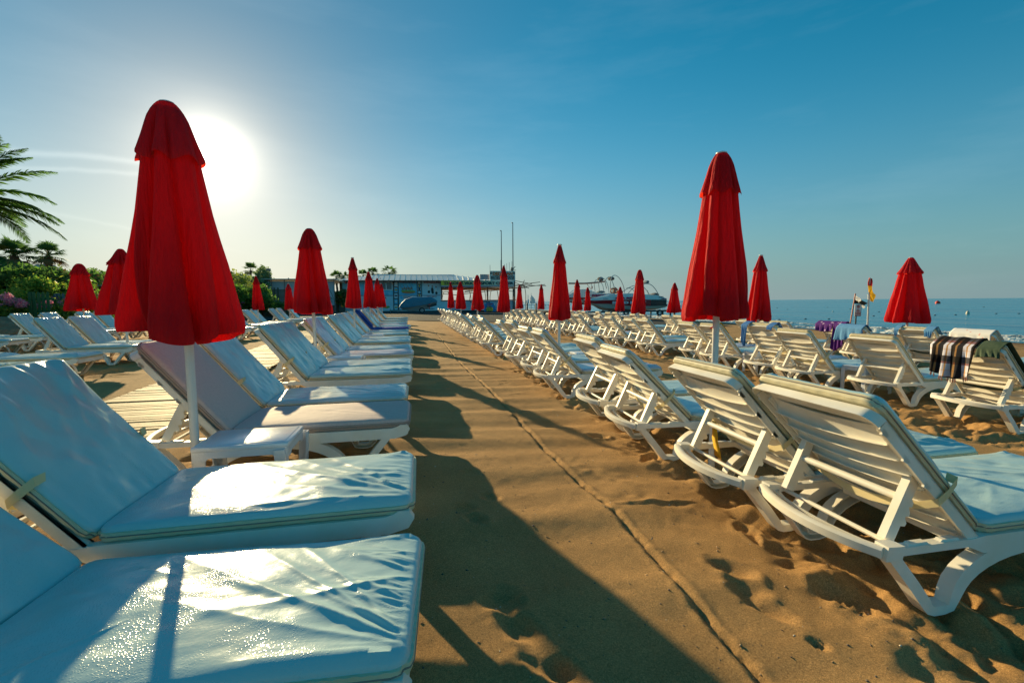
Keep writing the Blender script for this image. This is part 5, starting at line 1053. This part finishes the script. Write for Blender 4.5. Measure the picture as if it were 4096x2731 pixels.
# covered personal watercraft on trailer
JY=52.; jw=empty('jet_ski',(PY(1680,1200,JY).x,JY,zb(-5)+.07)); tag(jw,'jet ski under a grey blue tarpaulin before the kiosk','jet ski')
def J(px,py): v=PY(px,py,JY)-jw.location; return v.x,v.z
def loft(name,secs,m,parent,cap=True):
    mb=MB(); n=len(secs[0])
    for s_ in secs: pass
    G=np.array(secs); mb.grid(G[:,:,0],G[:,:,1],G[:,:,2],0)
    if cap: mb.add([tuple(v) for v in secs[0]],[tuple(range(n))]); mb.add([tuple(v) for v in secs[-1]],[tuple(reversed(range(n)))])
    return mb.build(name,m,parent)
topl=[(1596,1226),(1606,1211),(1622,1196),(1650,1187),(1672,1189),(1700,1187),(1722,1186),(1735,1193),(1750,1203)]; botl=[(1600,1232),(1612,1231),(1630,1229),(1655,1226),(1680,1222),(1702,1218),(1722,1213),(1738,1209),(1750,1206)]
secs=[]
for (a_,b__) in zip(topl,botl):
    xt,zt=J(*a_); xb,zbt=J(*b__); wv=.55 if a_[0]>1605 else .25
    secs.append([(xb+(xt-xb)*math.sin(t),-wv*math.cos(t),zbt+(zt-zbt)*math.sin(t)**.8) for t in np.linspace(0.001,math.pi-.001,11)])
loft('tarpaulin',secs,mat('blue_grey_tarpaulin',(.07,.20,.28),.6,bump=(2.5,.9,.12),bump2=(9,.5,.04)),jw)
hl=[(1600,1231),(1625,1229),(1660,1225),(1700,1218),(1748,1206)]; hb=[(1612,1240),(1640,1244),(1670,1242),(1705,1236),(1745,1222)]
secs=[]
for a_,b__ in zip(hl,hb):
    xt,zt=J(*a_); xb,zbt=J(*b__); secs.append([(xb+(xt-xb)*abs(math.cos(t)),.5*math.cos(t),zbt+(zt-zbt)*abs(math.cos(t))**.7) for t in np.linspace(0,math.pi,11)])
loft('hull',secs,mat('white_gelcoat',(.62,.62,.60),.25,coat=.3),jw)
x_,z_=J(1707,1220); secs=MB().prism([(x_,z_-.05),(x_+1.05,z_+.2),(x_+1.1,z_-.02),(x_+.1,z_-.22)],-.56,-.53,'y').build('intake_panel',DARK,jw)
xa,za=J(1663,1223); text_mesh('WAVERUNNER',KRED,.95,.09,'lettering',jw,(xa,-.52,za-.02),(1,0,.16),(0,0,1),.03,.01)
tr=empty('boat_trailer',jw.location+Vector((0,0,0))); tag(tr,'low galvanised trailer carrying the covered jet ski','trailer')
def wheel(parent,x,y,z,R0,wd,name='wheel'):
    w_=MB(); pr=[(R0*.62,-wd/2),(R0*.93,-wd/2),(R0,-wd*.3),(R0,wd*.3),(R0*.93,wd/2),(R0*.62,wd/2)]; n=24; X_=np.array([[x+p_[0]*math.cos(2*math.pi*k/n) for p_ in pr] for k in range(n+1)]); Y_=np.array([[y+p_[1] for p_ in pr] for k in range(n+1)]); Z_=np.array([[z+p_[0]*math.sin(2*math.pi*k/n) for p_ in pr] for k in range(n+1)])
    w_.grid(X_,Y_,Z_); o=w_.build(name,mat('tyre_rubber',(.02,.02,.02),.8),parent); rm=MB(); rm.tube([(x+R0*.60*math.cos(a),y-wd*.4,z+R0*.60*math.sin(a)) for a in np.linspace(0,2*math.pi,20)],R0*.055,5,cap=False)
    for k in range(8): a=k*math.pi/4; rm.tube([(x,y-wd*.42,z),(x+R0*.6*math.cos(a),y-wd*.42,z+R0*.6*math.sin(a))],R0*.045,5)
    rm.tube([(x,y-wd*.5,z),(x,y-wd*.3,z)],R0*.14,8); rm.build('rim',mat('alloy_rim',(.55,.55,.55),.35,metal=.6),o); return o
x_,z_=J(1688,1246); wheel(tr,x_,-.7,.31,.31,.18); wheel(tr,x_,.7,.31,.31,.18)
tm=MB(); xl,_=J(1570,1255); tm.tube([(xl-.3,0,.28),(x_-1.5,0,.36),(x_+1.2,0,.42)],.045,6); tm.tube([(x_,-.7,.31),(x_,.7,.31)],.04,6); tm.tube([(x_-.2,-.4,.4),(x_+1.4,-.4,.46)],.035,5); tm.build('chassis',mat('galvanised_tube',(.30,.30,.28),.5,metal=.5),tr)
MB().box(x_+.75,x_+.86,-.45,-.36,.4,1.05).build('bow_post',KRED,tr); MB().tube([(xl-.2,0,.05),(xl-.2,0,.5)],.03,6).build('jockey_stand',MATS['galvanised_tube'],tr); wheel(tr,xl-.2,0,.1,.1,.06,'jockey_wheel')
# beach toys board: blue inflatable with a yellow banana float below the counter
BY=58; bo=empty('inflatable_board',(PY(1958,1200,BY).x,BY,zb(2)+.09)); tag(bo,'blue standing board with yellow inflatable shapes under the counter','board')
def Bf(px,py): v=PY(px,py,BY)-bo.location; return v.x,v.z
xa,za=Bf(1937,1251); xb,zz=Bf(1984,1211); MB().prism([(xa,0),(xb,0),(xb-.1,zz*.6),(xb-.35,zz),(xa+.25,zz),(xa+.0,zz*.7)],0,.10,'y').build('board',mat('bright_blue_board',(.01,.20,.55),.5,var=(2,.6,(.05,.35,.6))),bo)
for f in (.25,.42,.6): MB().tube([(xa+(xb-xa)*f,-.12,.05),(xa+(xb-xa)*(f+.03),-.12,zz*.30),(xa+(xb-xa)*(f+.02),-.12,zz*.52)],[.14,.2,.08],8).build('yellow_float',KYEL,bo)
for f in (.3,.5): MB().tube([(xa+(xb-xa)*f,-.14,zz*.5),(xa+(xb-xa)*f,-.14,zz*.72)],[.1,.09],8).build('painted_figure',SK,bo)
text_mesh('BANANAAA',KRED,.75,.13,'lettering',bo,(xa+.35,-.03,zz*.82),(1,0,0),(0,0,1),.03,.02)
# ------------------------------------------------------------------ speedboats on their trailers
def boat(Y,name,label,sheer,b1,b2,keel,beam,mats,blackfrom,cat='boat',bowpx=None):
    x0=PY(sheer[0][0],1200,Y).x; t=empty(name,(x0,Y,zb(8))); tag(t,label,cat)
    def g(px,py): v=PY(px,py,Y)-t.location; return v.x,v.z
    pxs=np.linspace(sheer[0][0],sheer[-1][0],26); rows=[]
    def itp(l,p): return np.interp(p,[a[0] for a in l],[a[1] for a in l])
    for p in pxs:
        f=(p-pxs[0])/(pxs[-1]-pxs[0]); bw=beam*min(1,(f/.42))**.55 if f>0 else .02; bw=max(.02,bw)
        xs_,z0=g(p,itp(sheer,p)); _,z1=g(p,itp(b1,p)); _,z2=g(p,itp(b2,p)); _,z3=g(p,itp(keel,p)); zc=z3+(z2-z3)*.35
        prof=[(bw*.93,z0),(bw,z1),(bw*.95,z2),(bw*.80,zc),(bw*.05,z3)]
        rows.append([(xs_,-a,b) for a,b in prof]+[(xs_,a,b) for a,b in reversed(prof)])
    n=len(rows[0]); mb=MB()
    for i in range(len(rows)-1):
        f=i/(len(rows)-1)
        for j in range(n-1):
            band={0:0,8:0,1:1 if f<blackfrom else 2,7:1 if f<blackfrom else 2}.get(j,3)
            mb.add([rows[i][j],rows[i+1][j],rows[i+1][j+1],rows[i][j+1]],[(0,1,2,3)],band,False)
    mb.add(rows[-1],[tuple(range(n))],2); 
    deck=[(r_[0],r_[-1]) for r_ in rows]
    for i in range(len(deck)-1):
        a,b=deck[i]; c,d=deck[i+1]; dz=lambda v,k:(v[0],v[1]*k,v[2]-.06)
        mb.add([a,c,dz(c,.85),dz(a,.85)],[(0,1,2,3)],0); mb.add([b,d,dz(d,.85),dz(b,.85)],[(0,1,2,3)],0); mb.add([dz(a,.85),dz(c,.85),dz(d,.85),dz(b,.85)],[(0,1,2,3)],0)
    bm=bmesh.new()
    me=mb.mesh('hull',mats,False); bm.from_mesh(me); bmesh.ops.remove_doubles(bm,verts=bm.verts[:],dist=.002); bm.to_mesh(me); bm.free(); put('hull',me,t)
    return t,g
GEL=mat('boat_white_gelcoat',(.74,.74,.70),.25,coat=.4); BRED=mat('boat_deep_red',(.30,.008,.02),.25,coat=.4); BBLK=mat('boat_black_gelcoat',(.012,.016,.02),.2,coat=.4); BGRY=mat('boat_bottom_paint',(.50,.48,.42),.45); TUB=mat('stainless_tube',(.45,.45,.42),.3,metal=.7); CAN1=mat('dark_canvas',(.09,.10,.11),.85,bump=(5,.8,.05)); CAN2=mat('teal_grey_canvas',(.12,.20,.23),.85,bump=(5,.8,.05)); PUR=mat('purple_lettering',(.22,.01,.10),.5); SIL=mat('silver_lettering',(.70,.68,.72),.4); ORG_=mat('lifebuoy_orange',(.75,.12,.02),.5)
BY1=42.
def zz3(x,y): return 2300+x*.1913,1070+y*.1913
b1,g1=boat(BY1,'speedboat','red white and black speedboat lettered FOR RENT and SPEED BOAT on a trailer',[(2335,1197),(2366,1194),(2441,1177),(2499,1174),(2587,1180),(2612,1182),(2643,1194)],[(2335,1201),(2367,1202),(2510,1198),(2643,1199)],[(2335,1208),(2369,1215),(2453,1216),(2510,1225),(2640,1222)],[(2335,1212),(2371,1221),(2396,1236),(2415,1242),(2500,1244),(2625,1238),(2643,1232)],1.15,[GEL,BRED,BBLK,BGRY],.80)
def btext(t,g,s_,px0,py0,px1,py1,m,y,bold=.04,italic=0):
    xa,za=g(px0,py1); xb,zz_=g(px1,py0); return text_mesh(s_,m,xb-xa,zz_-za,'lettering',t,(xa,y,za),(1,0,0),(0,0,1),bold,.03)
btext(b1,g1,'FOR RENT',2441,1188,2534,1196.5,mat('magenta_lettering',(.45,.01,.08),.5),-1.18,.06); btext(b1,g1,'SPEED BOAT',2428,1204,2560,1216,SIL,-1.20,.07); btext(b1,g1,'2658154',2620,1193,2641,1197,PUR,-1.20); btext(b1,g1,'A-RC',2612,1185.5,2631,1190,CAN2,-1.14); btext(b1,g1,'WAVE 3',2396,1194.5,2415,1197,PUR,-1.02)
def tub(t,g,pts,name='arch_tube',r=.035,y=-.8,y2=None,m=None):
    P=[zz3(*p) for p in pts]; P=[g(*p) for p in P]; n=len(P)
    # smooth the polyline
    Q=[]
    for i in range(n-1):
        for k in range(4):
            f=k/4; a=P[max(i-1,0)];b=P[i];c=P[i+1];d=P[min(i+2,n-1)]
            q=[.5*((2*b[j])+(-a[j]+c[j])*f+(2*a[j]-5*b[j]+4*c[j]-d[j])*f*f+(-a[j]+3*b[j]-3*c[j]+d[j])*f**3) for j in (0,1)]; Q.append(q)
    Q.append(P[-1]); return MB().tube([(q[0],y+((y2-y)*i/len(Q) if y2 is not None else 0),q[1]) for i,q in enumerate(Q)],r,6).build(name,m or TUB,t)
tub(b1,g1,[(670,540),(665,330),(700,200),(780,178),(870,260),(935,400),(960,540)],y=-.85); tub(b1,g1,[(735,440),(705,290),(740,215),(800,190),(850,270),(905,440),(920,550)],y=.85)
tub(b1,g1,[(1020,545),(1120,440),(1260,370),(1400,345),(1500,375),(1580,460),(1650,575)],y=-.95); tub(b1,g1,[(1030,545),(1140,465),(1280,385),(1420,370),(1520,400),(1600,480),(1660,575)],y=.95); tub(b1,g1,[(990,440),(1060,435),(1120,465),(1180,560)],y=-.9,r=.03); tub(b1,g1,[(1490,480),(1497,580)],y=-.3,r=.03,name='rail_post'); tub(b1,g1,[(1500,585),(1560,580),(1640,585)],y=-1.0,r=.02,name='hand_rail')
def bag(t,g,px,py,rx,ry,m,seed,name='canvas_bag',y=0,ry_=.5):
    cx_,cz_=g(*zz3(px,py)); s_=BY1/FPX*.1913; bm=bmesh.new(); bmesh.ops.create_icosphere(bm,subdivisions=3,radius=1)
    from mathutils import noise as mn
    for v in bm.verts: f=1+.28*mn.noise(v.co*1.8+Vector((seed,0,0))); v.co=Vector((cx_+v.co.x*rx*s_*f,y+v.co.y*ry_,cz_+v.co.z*ry*s_*f))
    me=bpy.data.meshes.new(name); bm.to_mesh(me); bm.free(); me.materials.append(m); me.polygons.foreach_set('use_smooth',[True]*len(me.polygons)); put(name,me,t)
bag(b1,g1,752,232,62,44,CAN1,1); bag(b1,g1,1490,305,46,38,CAN2,2,'radar_cover'); bag(b1,g1,1660,570,85,42,CAN1,3,'engine_cover',0,.7); bag(b1,g1,815,560,45,30,GEL,4,'fender',-.9,.15); bag(b1,g1,825,475,45,70,CAN2,5,'console_cover')
for px_,py_ in ((700,490),(765,490)):
    x_,z_=g1(*zz3(px_,py_)); s_=BY1/FPX*.1913; MB().tube([(x_+42*s_*math.cos(a),-.95,z_+50*s_*math.sin(a)) for a in np.linspace(0,2*math.pi,22)],.055,8,cap=False).build('lifebuoy',ORG_,b1)
x_,z_=g1(2655,1206); en=MB(); en.box(x_-.25,x_+.15,-.22,.22,z_-.1,z_+.32,b=.06); en.box(x_-.12,x_+.12,-.12,.12,z_-.5,z_-.08,b=.03); en.prism([(x_-.2,z_-.62),(x_+.3,z_-.5),(x_+.45,z_-.25),(x_+.2,z_-.3),(x_-.1,z_-.45)],-.05,.05,'y'); en.build('outboard_engine',mat('engine_navy',(.02,.06,.10),.35),b1)
t1=empty('speedboat_trailer',b1.location.copy()); tag(t1,'dark trailer with spoked wheels under the red and black speedboat','trailer')
x_,_=g1(2524,1251); wheel(t1,x_,-1.1,.30,.30,.2); wheel(t1,x_,1.1,.30,.30,.2); x2_,_=g1(2615,1250); wheel(t1,x2_,-1.1,.30,.30,.2)
xa,_=g1(2350,1250); xb,_=g1(2640,1250)
tm=MB(); tm.tube([(xa-1,0,.35),(xa+1.5,-.6,.42),(xb,-.8,.45)],.07,6); tm.tube([(xa-1,0,.35),(xa+1.5,.6,.42),(xb,.8,.45)],.07,6)
for f in (.25,.45,.65,.85): q=xa+(xb-xa)*f; tm.tube([(q,-.9,.5),(q,0,.42),(q,.9,.5)],.06,6)
tm.build('chassis',CAN1,t1); MB().box(xa+2.4,xb-1,-1.25,-1.1,.10,.18).build('skid',mat('pale_blue_beam',(.25,.5,.6),.5),t1)
for q in range(8): pass
b2_,g2=boat(47.,'white_speedboat','white speedboat lettered PERFORMANCE behind the red and black one',[(2262,1186),(2300,1160),(2330,1157),(2376,1172),(2460,1176),(2500,1180)],[(2262,1190),(2330,1190),(2500,1192)],[(2262,1196),(2330,1199),(2500,1200)],[(2262,1204),(2300,1216),(2350,1220),(2500,1218)],1.1,[GEL,BRED,BBLK,BGRY],1.1)
btext(b2_,g2,'PERFORMANCE',2352,1177,2452,1188,PUR,-1.14,.06)
tub(b2_,g2,[(455,500),(435,330),(470,240),(545,240),(620,360),(655,560)],y=-.8); tub(b2_,g2,[(480,500),(460,340),(490,260),(560,255),(640,370),(675,560)],y=.8); tub(b2_,g2,[(-180,335),(140,338),(360,322),(580,295)],y=-.6,r=.09,m=mat('faded_awning_roll',(.45,.25,.20),.7),name='awning_roll'); tub(b2_,g2,[(200,345),(290,455)],y=-.6,r=.03,name='strut'); tub(b2_,g2,[(302,330),(300,470)],y=-.6,r=.03,name='flag_staff'); bag(b2_,g2,530,240,66,50,CAN1,7); bag(b2_,g2,540,510,95,32,CAN2,8,'seat_cover'); bag(b2_,g2,270,510,110,50,GEL,9,'windscreen_cowl',0,.8); bag(b2_,g2,318,420,10,40,mat('small_red_flag',(.4,.03,.03),.7),10,'small_flag',-.6,.02)
# ------------------------------------------------------------------ jetties
TIMB=mat('dark_wet_timber',(.06,.05,.045),.7); WR=mat('white_rail_paint',(.65,.68,.68),.5)
def jetty(px0,px1,pdeck,Y,label,npost,rail,m,Yend=None,name='jetty'):
    a=PY(px0,pdeck,Y); b=PY(px1,pdeck,Yend or Y); t=empty(name,(a.x,a.y,SEA_Z)); tag(t,label,'jetty'); d=Vector((b.x-a.x,b.y-a.y,0)); h=a.z-SEA_Z; ln=d.length; u=d.normalized(); nn=Vector((-u.y,u.x,0))
    mb=MB(); A1=Vector((0,0,h)); 
    vs=[A1-nn*1,A1+nn*1,A1+d+nn*1,A1+d-nn*1]; vs+= [v-Vector((0,0,.18)) for v in vs]; mb.add(vs,[(0,1,2,3),(7,6,5,4),(0,4,5,1),(1,5,6,2),(2,6,7,3),(3,7,4,0)]); mb.build('deck',m,t)
    for i in range(npost):
        for s_ in (-.9,.9): p=d*(i/(npost-1))+nn*s_; MB().tube([p+Vector((0,0,-1.5)),p+Vector((0,0,h-.19))],.11,7).build('pile',m,t)
    rl=MB(); r_=rail
    for s_ in (-.95,.95):
        for hh in (.5,1.0): rl.tube([nn*s_+Vector((0,0,h+hh*r_)),nn*s_+d+Vector((0,0,h+hh*r_))],.025,4)
        for i in range(npost*2): p=d*(i/(npost*2-1))+nn*s_; rl.tube([p+Vector((0,0,h)),p+Vector((0,0,h+r_))],.025,4)
    rl.build('railing',WR,t); return t
jetty(2618,2900,1240,52,'wooden bathing jetty on dark piles right of the speedboat engine',7,1.0,TIMB)
j=jetty(2085,2330,1219,150,'distant jetty with white railing between the centre umbrellas',10,1.3,WR,Yend=170)
wf=MB()
for i,(px_,hh) in enumerate(((2103,2.2),(2112,2.8),(2122,2.0),(2128,2.6))):
    p=PY(px_,1213,151)-j.location; wf.box(p.x-.3,p.x+.3,p.y-.3,p.y+.3,p.z,p.z+hh*.45); wf.tube([(p.x,p.y,p.z),(p.x,p.y,p.z+hh)],.12,6)
wf.build('white_equipment',WR,j)
bn=PY(2125,1240,100); t=empty('banner_flag',(bn.x,100,zb(10)-.3)); tag(t,'far away white feather banner on a thin pole over the sand','flag'); pz=PY(2125,1163,100).z
MB().tube([(0,0,0),(0,0,pz)],.04,5).build('pole',TUB,t); zt=PY(2125,1172,100).z; zb2=PY(2125,1206,100).z; MB().prism([(0.05,zb2),(.9,zb2+.1),(.95,zt-1),(.6,zt-.5),(.05,zt)],0,.02,'y').build('cloth',GEL,t)
for i,(px_,py_) in enumerate(((2108,1252),(2125,1254),(2140,1253),(2190,1250),(2230,1252))):
    p=PZ(px_,py_,zb(5)); t=empty('rubber_tyre',(p.x,p.y,zb(p.x)+.22)); tag(t,'%s black rubber tyre lying on the gravel, counted from the signboard post'%ORD[i],'tyre','tyres lying on the gravel'); MB().tube([(.32*math.cos(a),.32*math.sin(a),.02) for a in np.linspace(0,2*math.pi,16)],.13,8,cap=False).build('tread',MATS['tyre_rubber'],t)
# timber posts and a bench like edge on the dark yard
for i,(px_,pt,pb_) in enumerate(((2109,1211,1262),(2144,1212,1258))):
    p=PY(px_,pb_,36); t=empty('timber_post',(p.x,36,zb(p.x)-.1)); tag(t,['slim brown post left of the narrow umbrella beside the tyres','slim brown post right of the tyres on the gravel'][i],'post'); MB().box(-.05,.05,-.05,.05,0,PY(px_,pt,36).z-zb(p.x)+.1,b=.01).build('post_shaft',TIMB,t)
# ------------------------------------------------------------------ flags and warning sign by the water
FX,FY=PZ(3430,1352,-.52)[:2]; SY=FY
def at_ground(px,Y): v=PY(px,1300,Y); return Vector((v.x,Y,zb(v.x)))
def pole_pts(t,pxa,pya,pxb,pyb,Y): a=PY(pxa,pya,Y)-t.location; b=PY(pxb,pyb,Y)-t.location; return a,b
def cloth_flag(t,grid_px,Y,m,name='cloth'):
    G=[[PY(px,py,Y)-t.location for px,py in row] for row in grid_px]; a=len(G); b=len(G[0]); nU=12
    X=np.array([[v.x for v in r_] for r_ in G]); Z=np.array([[v.z for v in r_] for r_ in G])
    ui=np.linspace(0,a-1,nU); vi=np.linspace(0,b-1,nU)
    def up(M): 
        M=np.array([[np.interp(v,range(b),r_) for v in vi] for r_ in M]); return np.array([[np.interp(u,range(a),M[:,j]) for j in range(nU)] for u in ui])
    X=up(X);Z=up(Z);UU,VV=np.meshgrid(np.linspace(0,1,nU),np.linspace(0,1,nU),indexing='ij'); Yg=.05*np.sin(UU*9+VV*4)+.03*np.sin(VV*11)
    mats=m; mb=MB(); mb.v=[(X[i,j],Yg[i,j],Z[i,j]) for i in range(nU) for j in range(nU)]
    for i in range(nU-1):
        for j in range(nU-1): mb.f.append((i*nU+j,(i+1)*nU+j,(i+1)*nU+j+1,i*nU+j+1)); mb.sm.append(True); mb.m.append(0)
    return mb,nU
Yf=SY; gp=at_ground(3426,Yf)
f1=empty('quartered_flag',(gp.x,Yf,gp.z-.2)); tag(f1,'black and white quartered flag on a leaning red pole by the water','flag')
a,b=pole_pts(f1,3392,1345,3421.5,1174,Yf); MB().tube([a,b],.028,7).build('pole',mat('red_pole_paint',(.35,.06,.04),.5),f1)
mb,nU=cloth_flag(f1,[[(3422,1179),(3443,1193),(3464,1212)],[(3418,1196),(3434,1206),(3458,1222)],[(3414,1213),(3438,1217),(3452,1234)]],Yf,None)
mb.m=[(1 if ((k//(nU-1))<(nU-1)/2)==((k%(nU-1))>(nU-1)/2) else 0) for k in range(len(mb.f))]; mb.build('cloth',[mat('flag_white',(.72,.72,.70),.7,trans=.3),mat('flag_black',(.01,.02,.03),.7)],f1,fix=False)
gp=at_ground(3472,Yf-.3); f2=empty('lifeguard_flag',(gp.x,Yf-.3,gp.z-.2)); tag(f2,'red and yellow lifeguard flag hanging from a white pole','flag')
a,b=pole_pts(f2,3469,1345,3475.5,1180,Yf-.3); c=PY(3481,1110,Yf-.3)-f2.location; MB().tube([a,b],.038,8).tube([b,b+Vector((0,0,.02))],.055,8).build('pole',WPOLE,f2); MB().tube([b,c],.016,6).build('staff',TUB,f2)
mb,nU=cloth_flag(f2,[[(3480,1111),(3482,1112),(3483,1114)],[(3474,1139),(3480,1141),(3486,1143)],[(3469,1168),(3482,1172),(3494,1171)],[(3480,1171),(3486,1190),(3497,1181)],[(3483,1203),(3488,1209),(3492,1205)]],Yf-.3,None)
mb.m=[0 if (k//(nU-1))<3 else 1 for k in range(len(mb.f))]; mb.build('cloth',[mat('flag_red',(.50,.02,.02),.7,trans=.3),mat('flag_yellow',(.75,.42,.02),.7,trans=.3)],f2,fix=False)
gp=at_ground(3430,Yf-.6); sg=empty('warning_sign',(gp.x,Yf-.6,gp.z-.1)); tag(sg,'white no swimming notice board with red lettering on a dark post','sign')
def G_(px,py): v=PY(px,py,Yf-.62)-sg.location; return v.x,v.z
xa,za=G_(3418,1265); xb,zt_=G_(3446,1217); bd=MB().box(xa,xb,-.02,.0,za,zt_,b=.004).build('board',mat('sign_white',(.72,.73,.74),.5),sg)
fr=MB(); 
for (p,q,r_,s_) in ((xa,xb,za,za+.012),(xa,xb,zt_-.012,zt_),(xa,xa+.012,za+.012,zt_-.012),(xb-.012,xb,za+.012,zt_-.012)): fr.box(p,q,-.03,-.0205,r_,s_)
fr.build('frame',mat('sign_blue_grey_edge',(.20,.28,.32),.5),bd)
cx_,cz_=G_(3433,1226); rr_=(xb-xa)*.19; rg=MB().tube([(cx_+rr_*math.cos(a),-.03,cz_+rr_*math.sin(a)) for a in np.linspace(0,2*math.pi,20)],.011,5,cap=False).tube([(cx_-rr_*.7,-.032,cz_+rr_*.7),(cx_+rr_*.7,-.032,cz_-rr_*.7)],.008,5).build('prohibition_ring',KRED,bd)
sw_=MB().tube([(cx_-rr_*.45,-.026,cz_-rr_*.2),(cx_,-.026,cz_+rr_*.1),(cx_+rr_*.4,-.026,cz_-.1*rr_)],.012,5).tube([(cx_+rr_*.1,-.026,cz_+rr_*.38),(cx_+rr_*.14,-.026,cz_+rr_*.42)],.016,6).build('swimmer_symbol',KBLK,bd)
for i,(s_,w_) in enumerate((('YÜZMEK',.46),('YASAKTIR',.56),('NO SWIMMING',.86),('SCHWIMMEN',.80),('VERBOTEN',.84))):
    z_=zt_-(zt_-za)*(.40+.125*(i+.75)); ww=(xb-xa)*w_; text_mesh(s_,KRED,ww,(zt_-za)*.085,'lettering',bd,((xa+xb)/2-ww/2,-.024,z_),(1,0,0),(0,0,1),.05,.004)
x_,_=G_(3428,1265); MB().tube([(x_,.03,0),(x_,.03,zt_-.05)],.03,8).build('post',mat('dark_sign_post',(.06,.06,.06),.5),sg)
# ------------------------------------------------------------------ floats on the sea
BU=[(575,597,0),(765,592,0),(935,592,0),(1260,570,0),(965,538,1),(925,508,0),(560,512,0),(820,470,0),(635,522,0),(1300,540,0),(1705,565,0),(1855,562,0),(1943,557,2),(2150,553,0),(2315,553,0),(1090,520,0),(1480,500,0),(2060,505,0)]
FW=mat('float_dirty_white',(.55,.52,.40),.5); FD=mat('float_dark',(.03,.04,.05),.6); FR=mat('buoy_red',(.65,.05,.02),.45)
def buoy(px,py,r_,m,label,grp,h=1.0,nm='swim_line_float'):
    p=PZ(px,py,SEA_Z); bm=bmesh.new(); bmesh.ops.create_uvsphere(bm,u_segments=14,v_segments=8,radius=1)
    for v in bm.verts: v.co=Vector((v.co.x*r_,v.co.y*r_,v.co.z*r_*h))
    me=bpy.data.meshes.new(nm); bm.to_mesh(me); bm.free(); me.materials.append(m); me.polygons.foreach_set('use_smooth',[True]*len(me.polygons)); t=empty(nm,(p.x,p.y,SEA_Z)); tag(t,label,'buoy',grp); put('float_body',me,t,(0,0,r_*h*.3))
    MB().tube([(0,0,r_*h*1.1),(0,0,r_*h*1.5)],r_*.18,6).build('line_eye',FD,t)
for i,(a,b,k) in enumerate(BU):
    px=2800+a*.551; py=950+b*.551; D=(CAM_H-SEA_Z)*FPX/(py-1198)
    buoy(px,py,min(.12+D*.0008,.35)*(.8 if k!=2 else 1.1),[FD,FW,FW][k],'%s swim line float from the nearest to the farthest group, dark or pale on the sea'%ORD[i] if False else ['dark','pale'][k>0]+' float on the sea, %s of the scattered floats'%['left below the umbrella edge','second near the surf','third near the surf','right of the flags, mid distance','yellowish, left of the signpost','far one left of the signpost','farthest left','very distant one near the horizon','second from left, mid distance','just right of the lifeguard pole','just right of the wide umbrella','second right of the wide umbrella','upright pale one at right','second from the right edge','nearest the right edge','behind the quartered flag','left of the wide umbrella, distant','distant one below the red buoy'][i],'swim line floats on the sea',1.8 if k==2 else .45)
buoy(2800+1725*.551,950+480*.551,.85,FR,'round red buoy far out on the sea at right',None,1.0,'red_buoy')
